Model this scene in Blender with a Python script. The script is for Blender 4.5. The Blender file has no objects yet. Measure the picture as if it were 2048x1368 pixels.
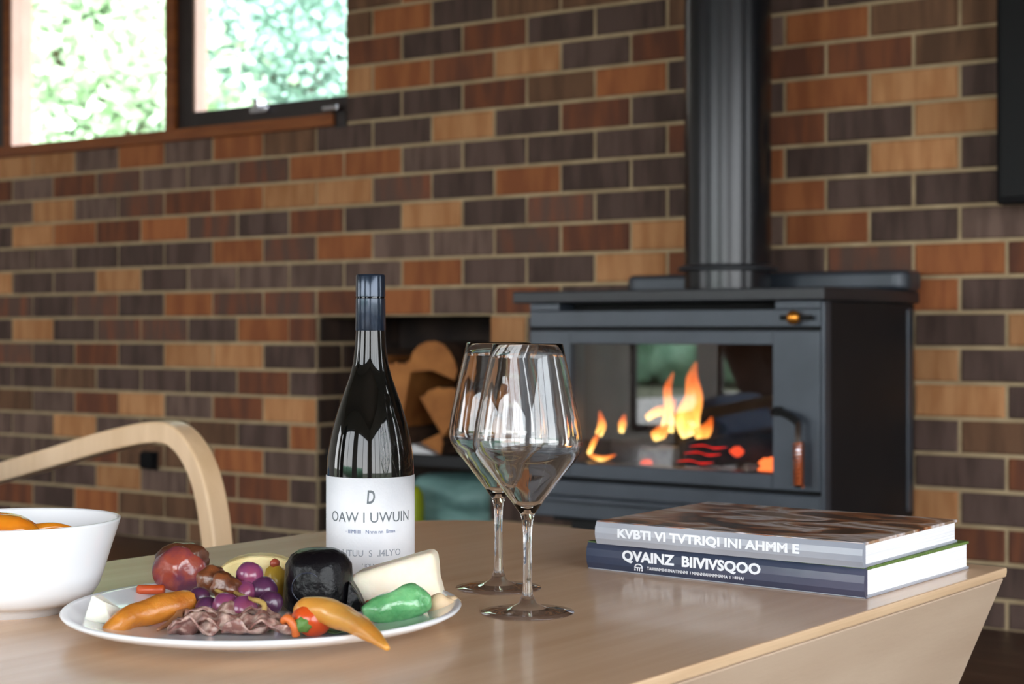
import bpy, bmesh, math, random
from mathutils import Vector, Matrix, noise
random.seed(7)
PI = math.pi
S = bpy.context.scene
COL = S.collection

# ------------------------------------------------------------------ frames of reference
H = 0.714                       # camera height
FPX = 3250.0                    # focal length in pixels of the 2048 wide frame
TZ = 0.4773                     # table top height
P0 = Vector((-1.906, 6.05, 0.0))          # a point at the foot of the brick wall
WU = Vector((0.81543, -0.57886, 0.0))     # along the wall, to the right
WN = Vector((-0.57886, -0.81543, 0.0))    # out of the wall, into the room
WROT = math.atan2(WU.y, WU.x)

def wp(u, w, z=0.0):
    return P0 + WU * u + WN * w + Vector((0, 0, z))

# ------------------------------------------------------------------ camera
cam_d = bpy.data.cameras.new('camera')
cam = bpy.data.objects.new('camera', cam_d)
COL.objects.link(cam)
cam.location = (0, 0, H)
cam.rotation_euler = (PI / 2, 0, 0)
cam_d.sensor_width = 36.0
cam_d.lens = FPX * 36.0 / 2048.0
cam_d.shift_y = -24.0 / 2048.0
cam_d.clip_start = 0.05
cam_d.dof.use_dof = True
cam_d.dof.focus_distance = 1.42
cam_d.dof.aperture_fstop = 9.0
S.camera = cam

# ------------------------------------------------------------------ view, world, sun, daylight at the window openings
S.view_settings.view_transform = 'Standard'
S.view_settings.look = 'None'
S.view_settings.exposure = 0.72
S.view_settings.gamma = 1.0
S.view_settings.use_curve_mapping = False
S.cycles.max_bounces = 10
S.cycles.diffuse_bounces = 4
S.cycles.glossy_bounces = 4
S.cycles.transmission_bounces = 10
S.cycles.transparent_max_bounces = 16
S.cycles.sample_clamp_indirect = 6.0
S.cycles.caustics_refractive = True
S.cycles.caustics_reflective = False

world = bpy.data.worlds.new('world')
S.world = world
world.use_nodes = True
wn = world.node_tree.nodes
wl = world.node_tree.links
bg = wn['Background']
tc = wn.new('ShaderNodeTexCoord')
sep = wn.new('ShaderNodeSeparateXYZ')
wl.new(tc.outputs['Generated'], sep.inputs[0])
rmp = wn.new('ShaderNodeValToRGB')
wl.new(sep.outputs['Z'], rmp.inputs[0])
rmp.color_ramp.elements[0].position = 0.0
rmp.color_ramp.elements[0].color = (1.0, 0.985, 0.99, 1)
rmp.color_ramp.elements[1].position = 0.6
rmp.color_ramp.elements[1].color = (0.84, 0.90, 1.0, 1)
wl.new(rmp.outputs[0], bg.inputs['Color'])
SKY = 5.6
bg.inputs['Strength'].default_value = SKY

sun_d = bpy.data.lights.new('sun', 'SUN')
sun_d.energy = 4.0
sun_d.angle = math.radians(8)
sun_d.color = (1.0, 0.97, 0.9)
sun = bpy.data.objects.new('sun', sun_d)
COL.objects.link(sun)
sun.rotation_euler = Vector(WN * 0.62 + WU * 0.25 + Vector((0, 0, 1.0))).to_track_quat('Z', 'Y').to_euler()

def portal(name, c, nrm, sx, sy):
    d = bpy.data.lights.new(name, 'AREA')
    d.shape = 'RECTANGLE'
    d.size = sx
    d.size_y = sy
    d.cycles.is_portal = True
    o = bpy.data.objects.new(name, d)
    COL.objects.link(o)
    o.location = c
    z = -Vector(nrm)                       # area lights shine along local -Z
    y = Vector((0, 0, 1))
    x = y.cross(z)
    o.matrix_world = Matrix(((x.x, y.x, z.x, c.x), (x.y, y.y, z.y, c.y), (x.z, y.z, z.z, c.z), (0, 0, 0, 1)))
    return o

RD, RU0, RU1, RH = 6.2, -1.0, 6.9, 2.55     # room depth, left and right end along the wall, height
BACK_OPEN = [(-0.37, 0.13), (0.26, 0.95), (1.4, 3.5), (4.3, 6.4)]  # last two are out of view, added to let in more light
RIGHT_OPEN = [(0.5, 0.95), (2.3, 5.7)]
LEFT_OPEN = [(4.6, 5.8)]  # unseen side window, added for light from the left
HEAD = 2.0                                  # height of the opening heads
for a, b in BACK_OPEN:
    portal('daylight_portal', wp((a + b) / 2, RD + .06, (HEAD + .06) / 2), WN * -1, b - a, HEAD - .06)
for a, b in RIGHT_OPEN:
    portal('daylight_portal', wp(RU1 + .06, (a + b) / 2, (HEAD + .06) / 2), WU * -1, b - a, HEAD - .06)
for a, b in LEFT_OPEN:
    portal('daylight_portal', wp(RU0 - .06, (a + b) / 2, (HEAD + .06) / 2), WU, b - a, HEAD - .06)
portal('daylight_portal', wp(0.62, -0.16, 1.82), WN, 2.2, .86)

# ------------------------------------------------------------------ materials
def lin(c):
    return tuple(((v / 255) / 12.92 if v / 255 <= .04045 else ((v / 255 + .055) / 1.055) ** 2.4) for v in c) + (1.0,)

def mat(name, c, rough=.5, metal=0.0, c2=None, scale=8.0, stretch=(1, 1, 1), lo=.35, hi=.65, bump=0.0, bscale=60.0,
        spec=.5, coat=0.0, sss=0.0, sheen=0.0, det=4.0, raw=False, emit=0.0, rnd=0.0):
    m = bpy.data.materials.new(name)
    m.use_nodes = True
    n, l = m.node_tree.nodes, m.node_tree.links
    p = n['Principled BSDF']
    f = (lambda q: tuple(q) + (1.0,)) if raw else lin
    p.inputs['Base Color'].default_value = f(c)
    p.inputs['Roughness'].default_value = rough
    p.inputs['Metallic'].default_value = metal
    p.inputs['Specular IOR Level'].default_value = spec
    p.inputs['Coat Weight'].default_value = coat
    p.inputs['Coat Roughness'].default_value = .12
    if sss:
        p.inputs['Subsurface Weight'].default_value = sss
        p.inputs['Subsurface Scale'].default_value = .01
    if sheen:
        p.inputs['Sheen Weight'].default_value = sheen
    t = n.new('ShaderNodeTexCoord')
    mp = n.new('ShaderNodeMapping')
    mp.inputs['Scale'].default_value = stretch
    l.new(t.outputs['Object'], mp.inputs['Vector'])
    if rnd:
        oi = n.new('ShaderNodeObjectInfo')
        mu = n.new('ShaderNodeMath'); mu.operation = 'MULTIPLY'; mu.inputs[1].default_value = 37.0
        l.new(oi.outputs['Random'], mu.inputs[0])
        l.new(mu.outputs[0], mp.inputs['Location'])
    if c2 is not None:
        nz = n.new('ShaderNodeTexNoise')
        nz.inputs['Scale'].default_value = scale
        nz.inputs['Detail'].default_value = det
        l.new(mp.outputs[0], nz.inputs['Vector'])
        r = n.new('ShaderNodeValToRGB')
        r.color_ramp.elements[0].position = lo
        r.color_ramp.elements[0].color = f(c)
        r.color_ramp.elements[1].position = hi
        r.color_ramp.elements[1].color = f(c2)
        l.new(nz.outputs['Fac'], r.inputs[0])
        out = r.outputs[0]
        if rnd:
            hs = n.new('ShaderNodeHueSaturation')
            mr = n.new('ShaderNodeMapRange')
            mr.inputs['To Min'].default_value = 1 - rnd
            mr.inputs['To Max'].default_value = 1 + rnd
            l.new(oi.outputs['Random'], mr.inputs['Value'])
            l.new(mr.outputs[0], hs.inputs['Value'])
            l.new(out, hs.inputs['Color'])
            out = hs.outputs[0]
        l.new(out, p.inputs['Base Color'])
    if bump:
        b = n.new('ShaderNodeBump')
        b.inputs['Strength'].default_value = bump
        b.inputs['Distance'].default_value = .004
        nb = n.new('ShaderNodeTexNoise')
        nb.inputs['Scale'].default_value = bscale
        nb.inputs['Detail'].default_value = 5
        l.new(mp.outputs[0], nb.inputs['Vector'])
        l.new(nb.outputs['Fac'], b.inputs['Height'])
        l.new(b.outputs[0], p.inputs['Normal'])
    return m

def glass_thin(name, tint=(1, 1, 1), refl=1.0, rough=0.0):
    m = bpy.data.materials.new(name)
    m.use_nodes = True
    n, l = m.node_tree.nodes, m.node_tree.links
    n.clear()
    o = n.new('ShaderNodeOutputMaterial')
    mx = n.new('ShaderNodeMixShader')
    tr = n.new('ShaderNodeBsdfTransparent'); tr.inputs[0].default_value = tuple(tint) + (1,)
    gl = n.new('ShaderNodeBsdfGlossy'); gl.inputs['Roughness'].default_value = rough
    fr = n.new('ShaderNodeFresnel'); fr.inputs[0].default_value = 1.5
    mu = n.new('ShaderNodeMath'); mu.operation = 'MULTIPLY'; mu.inputs[1].default_value = refl
    ge = n.new('ShaderNodeNewGeometry')          # reflect at the outer face only: the pane is solid, its inner face just transmits
    bf = n.new('ShaderNodeMath'); bf.operation = 'SUBTRACT'; bf.inputs[0].default_value = 1.0; l.new(ge.outputs['Backfacing'], bf.inputs[1])
    m2 = n.new('ShaderNodeMath'); m2.operation = 'MULTIPLY'; m2.use_clamp = True
    l.new(fr.outputs[0], mu.inputs[0]); l.new(mu.outputs[0], m2.inputs[0]); l.new(bf.outputs[0], m2.inputs[1]); l.new(m2.outputs[0], mx.inputs[0])
    l.new(tr.outputs[0], mx.inputs[1]); l.new(gl.outputs[0], mx.inputs[2]); l.new(mx.outputs[0], o.inputs[0])
    return m

def emis(name, c, s):
    m = bpy.data.materials.new(name); m.use_nodes = True
    n, l = m.node_tree.nodes, m.node_tree.links
    n.clear()
    o = n.new('ShaderNodeOutputMaterial'); e = n.new('ShaderNodeEmission')
    e.inputs[0].default_value = tuple(c) + (1,); e.inputs[1].default_value = s
    l.new(e.outputs[0], o.inputs[0])
    return m

def bk(name, a, b, lo=.4, hi=.6, rnd=.14):
    return mat(name, a, .78, c2=b, scale=11, stretch=(2.2, .6, .35), lo=lo, hi=hi, bump=.5, bscale=70, rnd=rnd, spec=.35)

BK = {'D': bk('brick_dark_purple', (98, 78, 71), (77, 60, 54)),
      'G': bk('brick_grey_brown', (122, 99, 89), (98, 78, 70)),
      'R': bk('brick_red', (130, 78, 52), (104, 64, 49)),
      'O': bk('brick_orange', (172, 106, 64), (150, 88, 54)),
      'T': bk('brick_tan', (202, 148, 102), (180, 124, 80)),
      'B': bk('brick_brown', (124, 90, 67), (100, 72, 54)),
      'M': bk('brick_mottled', (100, 77, 68), (134, 82, 60), .42, .68)}
M_DARKBRICK = bk('brick_in_shade', (70, 54, 46), (52, 41, 36))  # darker brick copy, the shade inside the recess put into its colour
M_MORTAR = mat('mortar', (196, 174, 140), .9, c2=(176, 154, 122), scale=14, bump=.5, bscale=120, spec=.2)
M_PLASTER = mat('plaster', (226, 222, 214), .85, c2=(218, 214, 206), scale=3, bump=.05)
M_CEIL = mat('darkened_ceiling_boards', (150, 128, 108), .6, c2=(134, 112, 94), scale=3, stretch=(1, 9, 1))  # unseen ceiling, toned darker to cut bounce onto the upper wall
M_FLOOR = mat('dark_timber_floor', (86, 58, 42), .38, c2=(62, 40, 30), scale=5, stretch=(1, 8, 1), bump=.06)
M_OAK = mat('pale_oak', (222, 188, 156), .27, c2=(206, 168, 134), scale=3.2, stretch=(.5, 9, 1), lo=.3, hi=.7, bump=.04, bscale=40, spec=.5, coat=.25, det=6)
M_OAKSIDE = mat('oak_panel', (196, 174, 152), .5, c2=(180, 156, 134), scale=3.5, stretch=(1, 1, 6), lo=.3, hi=.7, bump=.05, bscale=40, det=6)
M_OAKEDGE = mat('oak_edge', (212, 182, 148), .4, c2=(200, 168, 134), scale=6, stretch=(1, 8, 8), bump=.04)
M_BENT = mat('bentwood_birch', (236, 202, 162), .4, c2=(222, 186, 144), scale=4, stretch=(6, 6, 1), bump=.03, coat=.1)
M_FRAME = mat('window_timber', (150, 84, 34), .55, c2=(124, 64, 24), scale=5, stretch=(1, 1, 8), bump=.05, coat=.1)
M_LITW = mat('window_timber_lit', (206, 172, 156), .5, c2=(196, 158, 140), scale=5, bump=.05)  # paler frame timber, daylight on the side faces put into the colour
M_SASH = mat('dark_sash', (50, 40, 40), .4, c2=(38, 30, 30), scale=6)
M_CHROME = mat('steel_hardware', (210, 212, 220), .2, 1.0)
M_BLACK = mat('black_stove_enamel', (38, 41, 47), .42, c2=(34, 36, 42), scale=20, bump=.03, bscale=300, spec=.6)
M_STOVE = mat('charcoal_stove_steel', (66, 73, 84), .36, .3, c2=(58, 65, 75), scale=9, bump=.03, bscale=300, spec=.7)
M_FLUE = mat('black_flue_steel', (30, 32, 38), .24, .3, c2=(27, 29, 34), scale=4, spec=.6)
M_SIDE = mat('matt_black_panel', (26, 26, 29), .6, c2=(22, 22, 25), scale=10, spec=.3)
M_SLOT = mat('slot_black', (8, 8, 9), .9, c2=(6, 6, 6))
M_TV = mat('television_back', (16, 16, 19), .7, c2=(13, 13, 15), spec=.2)
M_SCREEN = mat('television_screen', (6, 6, 8), .45, c2=(7, 7, 9), spec=.2)
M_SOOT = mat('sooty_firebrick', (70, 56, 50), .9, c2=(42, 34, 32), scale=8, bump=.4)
M_CHAR = mat('charred_log', (70, 64, 62), .9, c2=(24, 20, 20), scale=18, bump=1.0, bscale=60)
M_ASH = mat('ash', (150, 146, 144), .95, c2=(96, 92, 92), scale=20, bump=.8)
M_LOGEND = mat('split_log_face', (196, 128, 66), .75, c2=(150, 90, 42), scale=10, bump=.3)
M_BARK = mat('bark', (92, 66, 48), .9, c2=(56, 40, 32), scale=14, bump=1.0, bscale=40)
M_STEEL = mat('dark_shelf_steel', (34, 34, 38), .4, .3, c2=(30, 30, 34))
M_TEAL = mat('teal_bag_fabric', (150, 196, 192), .5, c2=(88, 124, 122), scale=9, stretch=(.5, 1, 2), bump=.3)
M_LIME = mat('lime_plastic', (170, 184, 34), .45, c2=(126, 138, 24), scale=6)
M_BLUE = mat('pale_blue_fabric', (136, 172, 214), .85, c2=(120, 156, 200), scale=60, bump=.3, bscale=300, sheen=.2)
M_WHITE = mat('white_glaze', (238, 240, 244), .12, c2=(234, 237, 242), scale=3, coat=.4)
M_PLINTH = mat('plinth_black', (20, 20, 22), .7, c2=(16, 16, 18))  # plain black of the stove pedestal

# ------------------------------------------------------------------ mesh helpers
def link(o, parent=None):
    COL.objects.link(o)
    if parent is not None:
        o.parent = parent
    return o

def mobj(name, me, m=None, parent=None, loc=None, rot=None, smooth=False):
    if m is not None:
        for q in (m if isinstance(m, (list, tuple)) else [m]):
            me.materials.append(q)
    if smooth:
        me.polygons.foreach_set('use_smooth', [True] * len(me.polygons))
    o = bpy.data.objects.new(name, me)
    if loc is not None:
        o.location = loc
    if rot is not None:
        o.rotation_euler = rot
    return link(o, parent)

def bobj(name, bm, m=None, parent=None, loc=None, rot=None, smooth=False, bevel=0, seg=2, sub=0):
    bmesh.ops.recalc_face_normals(bm, faces=bm.faces)
    me = bpy.data.meshes.new(name)
    bm.to_mesh(me); bm.free()
    o = mobj(name, me, m, parent, loc, rot, smooth)
    if bevel:
        md = o.modifiers.new('bevel', 'BEVEL'); md.width = bevel; md.segments = seg; md.limit_method = 'ANGLE'
        md.angle_limit = math.radians(35)
    if sub:
        md = o.modifiers.new('sub', 'SUBSURF'); md.levels = sub; md.render_levels = sub
    return o

def box(bm, a, b, mi=0):
    vs = [bm.verts.new((x, y, z)) for x in (a[0], b[0]) for y in (a[1], b[1]) for z in (a[2], b[2])]
    for f in ((0, 1, 3, 2), (4, 6, 7, 5), (0, 4, 5, 1), (2, 3, 7, 6), (0, 2, 6, 4), (1, 5, 7, 3)):
        bm.faces.new([vs[i] for i in f]).material_index = mi

def hexa(bm, pts):
    vs = [bm.verts.new(p) for p in pts]      # bottom ring 0-3, top ring 4-7
    for f in ((3, 2, 1, 0), (4, 5, 6, 7), (0, 1, 5, 4), (1, 2, 6, 5), (2, 3, 7, 6), (3, 0, 4, 7)):
        bm.faces.new([vs[i] for i in f])

def boxobj(name, a, b, m, parent=None, bevel=0.0, **k):
    bm = bmesh.new(); box(bm, a, b)
    return bobj(name, bm, m, parent, bevel=bevel, **k)

def lathe(bm, prof, seg=48, c=(0, 0, 0), close=False):
    rings = []
    for r, z in prof:
        if r < 1e-6:
            rings.append([bm.verts.new((c[0], c[1], c[2] + z))])
        else:
            rings.append([bm.verts.new((c[0] + r * math.cos(2 * PI * i / seg), c[1] + r * math.sin(2 * PI * i / seg), c[2] + z)) for i in range(seg)])
    for a, b in zip(rings, rings[1:]):
        for i in range(seg):
            j = (i + 1) % seg
            if len(a) == 1 and len(b) == 1: continue
            if len(a) == 1: bm.faces.new((a[0], b[i], b[j]))
            elif len(b) == 1: bm.faces.new((a[i], a[j], b[0]))
            else: bm.faces.new((a[i], a[j], b[j], b[i]))

def smoothpath(pts, n=6):
    out = []
    P = [pts[0]] + list(pts) + [pts[-1]]
    for i in range(1, len(P) - 2):
        p0, p1, p2, p3 = [Vector(P[i + k]) for k in (-1, 0, 1, 2)]
        for s in range(n):
            t = s / n
            out.append(.5 * ((2 * p1) + (-p0 + p2) * t + (2 * p0 - 5 * p1 + 4 * p2 - p3) * t * t + (-p0 + 3 * p1 - 3 * p2 + p3) * t ** 3))
    out.append(Vector(pts[-1]))
    return out

def tube(bm, pts, rad, seg=12, cap=True, flat=1.0, up=Vector((0, 0, 1)), sq=False, wob=0):
    n = len(pts)
    R = rad if isinstance(rad, (list, tuple)) else [rad] * n
    rings = []
    for i, p in enumerate(pts):
        p = Vector(p)
        d = (Vector(pts[min(i + 1, n - 1)]) - Vector(pts[max(i - 1, 0)])).normalized()
        s = d.cross(up)
        s = s.normalized() if s.length > 1e-4 else Vector((1, 0, 0))
        t = s.cross(d).normalized()
        ring = []
        for k in range(seg):
            a = 2 * PI * (k + (.5 if sq else 0)) / seg
            ca, sa = math.cos(a), math.sin(a)
            if sq:
                ca, sa = (1 if ca > 0 else -1), (1 if sa > 0 else -1)
            r = R[i] * (1 + wob * noise.noise(p * 60 + Vector((ca, sa, k * .0)) * 1.3))
            ring.append(bm.verts.new(p + s * (r * ca) + t * (r * sa * flat)))
        rings.append(ring)
    for a, b in zip(rings, rings[1:]):
        for k in range(seg):
            j = (k + 1) % seg
            bm.faces.new((a[k], a[j], b[j], b[k]))
    if cap:
        bm.faces.new(list(reversed(rings[0]))); bm.faces.new(rings[-1])

def interp(vals, n):
    out = []
    for i in range(n):
        t = i / (n - 1) * (len(vals) - 1)
        k = min(int(t), len(vals) - 2)
        out.append(vals[k] + (vals[k + 1] - vals[k]) * (t - k))
    return out

def blob(bm, r, c=(0, 0, 0), amp=.1, freq=1.5, seed=0, sub=3, power=None):
    q = bmesh.ops.create_icosphere(bm, subdivisions=sub, radius=1.0)
    for v in q['verts']:
        d = v.co.copy()
        if power:
            s = (abs(d.x) ** power + abs(d.y) ** power + abs(d.z) ** power) ** (-1 / power)
            d = d * s
        k = 1 + amp * noise.noise(v.co * freq + Vector((seed * 3.7, seed, -seed)))
        v.co = Vector((c[0] + d.x * r[0] * k, c[1] + d.y * r[1] * k, c[2] + d.z * r[2] * k))

def thing(name, label, cat, loc=(0, 0, 0), rz=0.0, group=None):
    o = bpy.data.objects.new(name, None)
    o.empty_display_size = .05
    o.location = loc; o.rotation_euler = (0, 0, rz)
    link(o)
    return tag(o, label, cat, group)

def tag(o, label, cat, group=None, kind=None):
    if label: o['label'] = label
    if cat: o['category'] = cat
    if group: o['group'] = group
    if kind: o['kind'] = kind
    return o

def struct(o, label=None):
    o['kind'] = 'structure'
    if label: o['label'] = label
    return o

def text_mesh(s, size, ext=0.0003, sx=1.0, align='CENTER', shear=0.0, off=0.0):
    c = bpy.data.curves.new('txt', 'FONT')
    c.body = s; c.size = size; c.extrude = ext; c.align_x = align; c.shear = shear; c.offset = off
    c.resolution_u = 3
    o = bpy.data.objects.new('txt', c)
    COL.objects.link(o)
    bpy.context.view_layer.update()
    me = bpy.data.meshes.new_from_object(o.evaluated_get(bpy.context.evaluated_depsgraph_get()))
    COL.objects.unlink(o); bpy.data.objects.remove(o); bpy.data.curves.remove(c)
    for v in me.vertices: v.co.x *= sx
    return me

def onplane(px, py, dz=0.0):
    """point at height dz above the table top that the photograph shows at (px, py)"""
    Y = FPX * (H - TZ - dz) / (py - 660.0)
    return Vector(((px - 1024.0) / FPX * Y, Y, TZ + dz))

# wall-frame roots: local x = along wall, local y = into the wall, z up
def wroot(o):
    o.location = P0; o.rotation_euler = (0, 0, WROT)
    return o

# ------------------------------------------------------------------ brick wall
WIN = (-0.55, 1.703, 1.352, 2.25)       # u0,u1,z0,z1
NI = (1.573, 2.259, 0.0, 0.757)
PITCH, COURSE = .232, .086
bm = bmesh.new()
us = [RU0, WIN[0], NI[0], WIN[1], NI[1], RU1]
zs = [-.03, NI[3], WIN[2], WIN[3], RH]
T = .23
for i in range(5):
    for j in range(4):
        uc, zc = (us[i] + us[i + 1]) / 2, (zs[j] + zs[j + 1]) / 2
        if WIN[0] < uc < WIN[1] and WIN[2] < zc < WIN[3]: continue
        if NI[0] < uc < NI[1] and zc < NI[3] and zc > 0: continue
        box(bm, (us[i], .007, zs[j]), (us[i + 1], T, zs[j + 1]))
bmesh.ops.remove_doubles(bm, verts=bm.verts, dist=1e-5)
wall = struct(wroot(bobj('wall_back', bm, M_MORTAR)))

# colour of each brick, read off the photograph course by course: {course: (first column, codes)}
CODES = {11: (-1, 'DGRDBGGDBO'), 10: (0, 'DRGBTDBODBBDRG'), 9: (0, 'GDRTDBORDRDDBDDDB'), 8: (0, 'RDGODRTORTDRGOBBD'),
         7: (0, 'DRGDODRDDRBODRRBD'), 6: (-1, 'TTGOGOBDDTDRDDOTDD'), 5: (-1, 'RGRMGGMOOGDDDRRDTR'), 4: (-1, 'GTGMROTTMDODDODTDD'),
         3: (-1, 'DTOROMDRDTDMDDODDD'), 2: (-1, 'GGDDDOMOGGMRTGODGR'), 1: (-1, 'TDDTDGGGGODDTRDMOR'), 0: (-1, 'MDMDOMMROGRDDDDODD'),
         -1: (-1, 'DTDMMDORDDTDDDDDDT'), -2: (-1, 'MDRDTTDDDDODDDDTDR'), -3: (-1, 'DDBDDDRDRDODDDDBTD'), -4: (-1, 'BGRTGRTDDDRDDDDDBB'),
         -5: (-1, 'GGTGDBDODDRDDDDDDR'), -6: (-1, 'GGRBBOGRDDODDDDTDD'), -7: (-1, 'DDDTGRRDDDDDDDDDRR'), -8: (-1, 'RDOBBRGDDDDDDDDBDD'),
         -9: (-1, 'DGRGGBDDDDDDDDDDDD')}
def code(r, k):
    if r in CODES:
        k0, s = CODES[r]
        if 0 <= k - k0 < len(s): return s[k - k0]
    return random.choice('DDDRGBOTMD')

def brick_mesh(wd, ht, dp=.05):
    e = .004
    bm = bmesh.new()
    rings = []
    for y, i in ((dp, 0), (e, 0), (0, e)):
        rings.append([bm.verts.new((x, y, z)) for x, z in ((-wd / 2 + i, -ht / 2 + i), (wd / 2 - i, -ht / 2 + i), (wd / 2 - i, ht / 2 - i), (-wd / 2 + i, ht / 2 - i))])
    for a, b in zip(rings, rings[1:]):
        for i in range(4):
            bm.faces.new((a[i], a[(i + 1) % 4], b[(i + 1) % 4], b[i]))
    bm.faces.new(rings[-1])
    bmesh.ops.recalc_face_normals(bm, faces=bm.faces)
    bm.normal_update()
    me = bpy.data.meshes.new('brick')
    if rings[-1][0].link_faces and bm.faces[:][-1].normal.y > 0:
        bmesh.ops.reverse_faces(bm, faces=bm.faces)
    bm.to_mesh(me); bm.free()
    return me
_bm = {}
def get_brick(wd, ht, c):
    key = (round(wd, 3), round(ht, 3), c)
    if key not in _bm:
        me = brick_mesh(wd, ht); me.materials.append(BK[c]); _bm[key] = me
    return _bm[key]

def project(u, z, w=0.0):
    p = wp(u, w, z)
    return 1024 + FPX * p.x / p.y, 660 - FPX * (z - H) / p.y

def seen(u, z):
    x, y = project(u, z)
    if not (-70 < x < 2118 and -45 < y < 1300): return False
    if 2.95 < u < 3.42 and z < .8: return False
    if z < .5 and 1.75 < u < 3.4: return False
    return True

bricks, rest = [], []
J = .010
for r in range(-9, 21):
    z0 = .757 + COURSE * r + J / 2
    z1 = z0 + COURSE - J
    z0 = max(z0, .002)
    for k in range(-6, 30):
        a = (.183 if r % 2 == 0 else .066) + PITCH * k + J / 2
        b = a + PITCH - J
        a0, b0 = max(a, RU0 + .01), min(b, RU1 - .01)
        segs = [(a0, b0, z0, z1)]
        for (h0, h1, g0, g1) in (WIN, NI):
            new = []
            for (p, q, s, t) in segs:
                if q <= h0 or p >= h1 or t <= g0 + .004 or s >= g1 - .004:
                    new.append((p, q, s, t)); continue
                if p < h0 - .012: new.append((p, h0, s, t))
                if q > h1 + .012: new.append((h1, q, s, t))
                if p >= h0 - .012 and q <= h1 + .012 or True:
                    lo, hi = max(p, h0), min(q, h1)
                    if s < g0 - .015: new.append((lo, hi, s, g0))
                    if t > g1 + .015: new.append((lo, hi, g1, t))
            segs = new
        for (p, q, s, t) in segs:
            if q - p < .012 or t - s < .012: continue
            c = code(r, k)
            it = ((p + q) / 2, (s + t) / 2, q - p, t - s, c)
            x, y = project(it[0], it[1])
            (bricks if seen(it[0], it[1]) else rest).append(it)
bricks.sort(key=lambda i: -i[2] * i[3] / (wp(i[0], 0).y ** 2))
rest += bricks[262:]
bricks = bricks[:262]
for (u, z, wd, ht, c) in bricks:
    o = bpy.data.objects.new('brick', get_brick(wd, ht, c))
    o.location = (u, random.uniform(-.0012, .0015), z)
    o.rotation_euler = (0, 0, random.uniform(-.004, .004))
    link(o, wall)
bm = bmesh.new()
order = 'DGROTBM'
for (u, z, wd, ht, c) in rest:
    n0 = len(bm.faces)
    box(bm, (u - wd / 2, 0, z - ht / 2), (u + wd / 2, .05, z + ht / 2), order.index(c))
o = bobj('distant_bricks', bm, [BK[c] for c in order], wall); o['kind'] = 'stuff'

# reveal of the firewood recess: brick ends on its left and right side, dark back
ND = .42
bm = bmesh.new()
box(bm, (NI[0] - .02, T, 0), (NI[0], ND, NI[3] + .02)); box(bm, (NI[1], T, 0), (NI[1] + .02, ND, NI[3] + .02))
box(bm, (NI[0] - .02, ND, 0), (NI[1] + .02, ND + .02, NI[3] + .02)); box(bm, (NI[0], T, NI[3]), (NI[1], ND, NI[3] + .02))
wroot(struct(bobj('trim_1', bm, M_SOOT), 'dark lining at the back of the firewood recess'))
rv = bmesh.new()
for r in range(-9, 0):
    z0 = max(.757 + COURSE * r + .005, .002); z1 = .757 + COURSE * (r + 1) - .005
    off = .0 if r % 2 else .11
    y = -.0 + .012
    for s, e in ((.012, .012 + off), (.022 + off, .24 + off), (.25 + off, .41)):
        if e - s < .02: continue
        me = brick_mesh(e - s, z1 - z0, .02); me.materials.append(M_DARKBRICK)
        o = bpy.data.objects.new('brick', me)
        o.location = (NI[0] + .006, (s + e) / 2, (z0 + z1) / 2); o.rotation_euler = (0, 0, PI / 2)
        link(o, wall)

# ------------------------------------------------------------------ floor, ceiling, other walls, outside ground
bm = bmesh.new()
box(bm, (RU0 - .1, .02, -.03), (RU1 + .1, -RD - .02, -.004))
fl = struct(wroot(bobj('floor', bm, M_SLOT)))
n = 0
pw = .13
yy = 0.0
planks_far = bmesh.new()
plank_me = {}
for i in range(int((RD) / pw) + 1):
    yy = -i * pw
    off = random.uniform(-1.2, 0)
    x = RU0 + off
    while x < RU1:
        L = 1.8
        a, b = max(x, RU0), min(x + L, RU1)
        x += L
        if b - a < .05: continue
        near = i < 14 and a < 4.4
        if near:
            key = round(b - a, 2)
            if key not in plank_me:
                q = bmesh.new(); box(q, (-(b - a) / 2 + .001, -pw / 2 + .0012, -.012), ((b - a) / 2 - .001, pw / 2 - .0012, 0))
                bmesh.ops.recalc_face_normals(q, faces=q.faces)
                me = bpy.data.meshes.new('floorboard'); q.to_mesh(me); q.free(); me.materials.append(M_FLOOR); plank_me[key] = me
            o = bpy.data.objects.new('floorboard', plank_me[key]); o.location = ((a + b) / 2, yy - pw / 2, 0); link(o, fl)
        else:
            box(planks_far, (a + .001, yy - .001, -.012), (b - .001, yy - pw + .001, 0))
o = bobj('floorboards_beyond', planks_far, M_FLOOR, fl); o['kind'] = 'stuff'

struct(wroot(boxobj('ceiling', (RU0 - .3, .25, RH), (RU1 + .5, -RD - 1.1, RH + .12), M_CEIL)))  # overhang lengthened as eaves to hold back high sky light

def open_wall(name, lo, hi, opens, z0, z1, fn):
    bm = bmesh.new()
    cur = lo
    for a, b in opens:
        fn(bm, cur, a, 0, RH)
        fn(bm, a, b, 0, z0); fn(bm, a, b, z1, RH)
        cur = b
    fn(bm, cur, hi, 0, RH)
    return struct(wroot(bobj(name, bm, M_PLASTER)))
open_wall('wall_rear', RU0 - .15, RU1 + .15, BACK_OPEN, .06, HEAD, lambda bm, a, b, s, t: box(bm, (a, -RD, s), (b, -RD - .12, t)))
open_wall('wall_right', 0, RD, RIGHT_OPEN, .06, HEAD, lambda bm, a, b, s, t: box(bm, (RU1, -a, s), (RU1 + .12, -b, t)))
open_wall('wall_left', -.25, RD, LEFT_OPEN, .06, HEAD, lambda bm, a, b, s, t: box(bm, (RU0 - .12, -a, s), (RU0, -b, t)))
M_PANE = glass_thin('window_pane', (.97, .985, .98))
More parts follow.
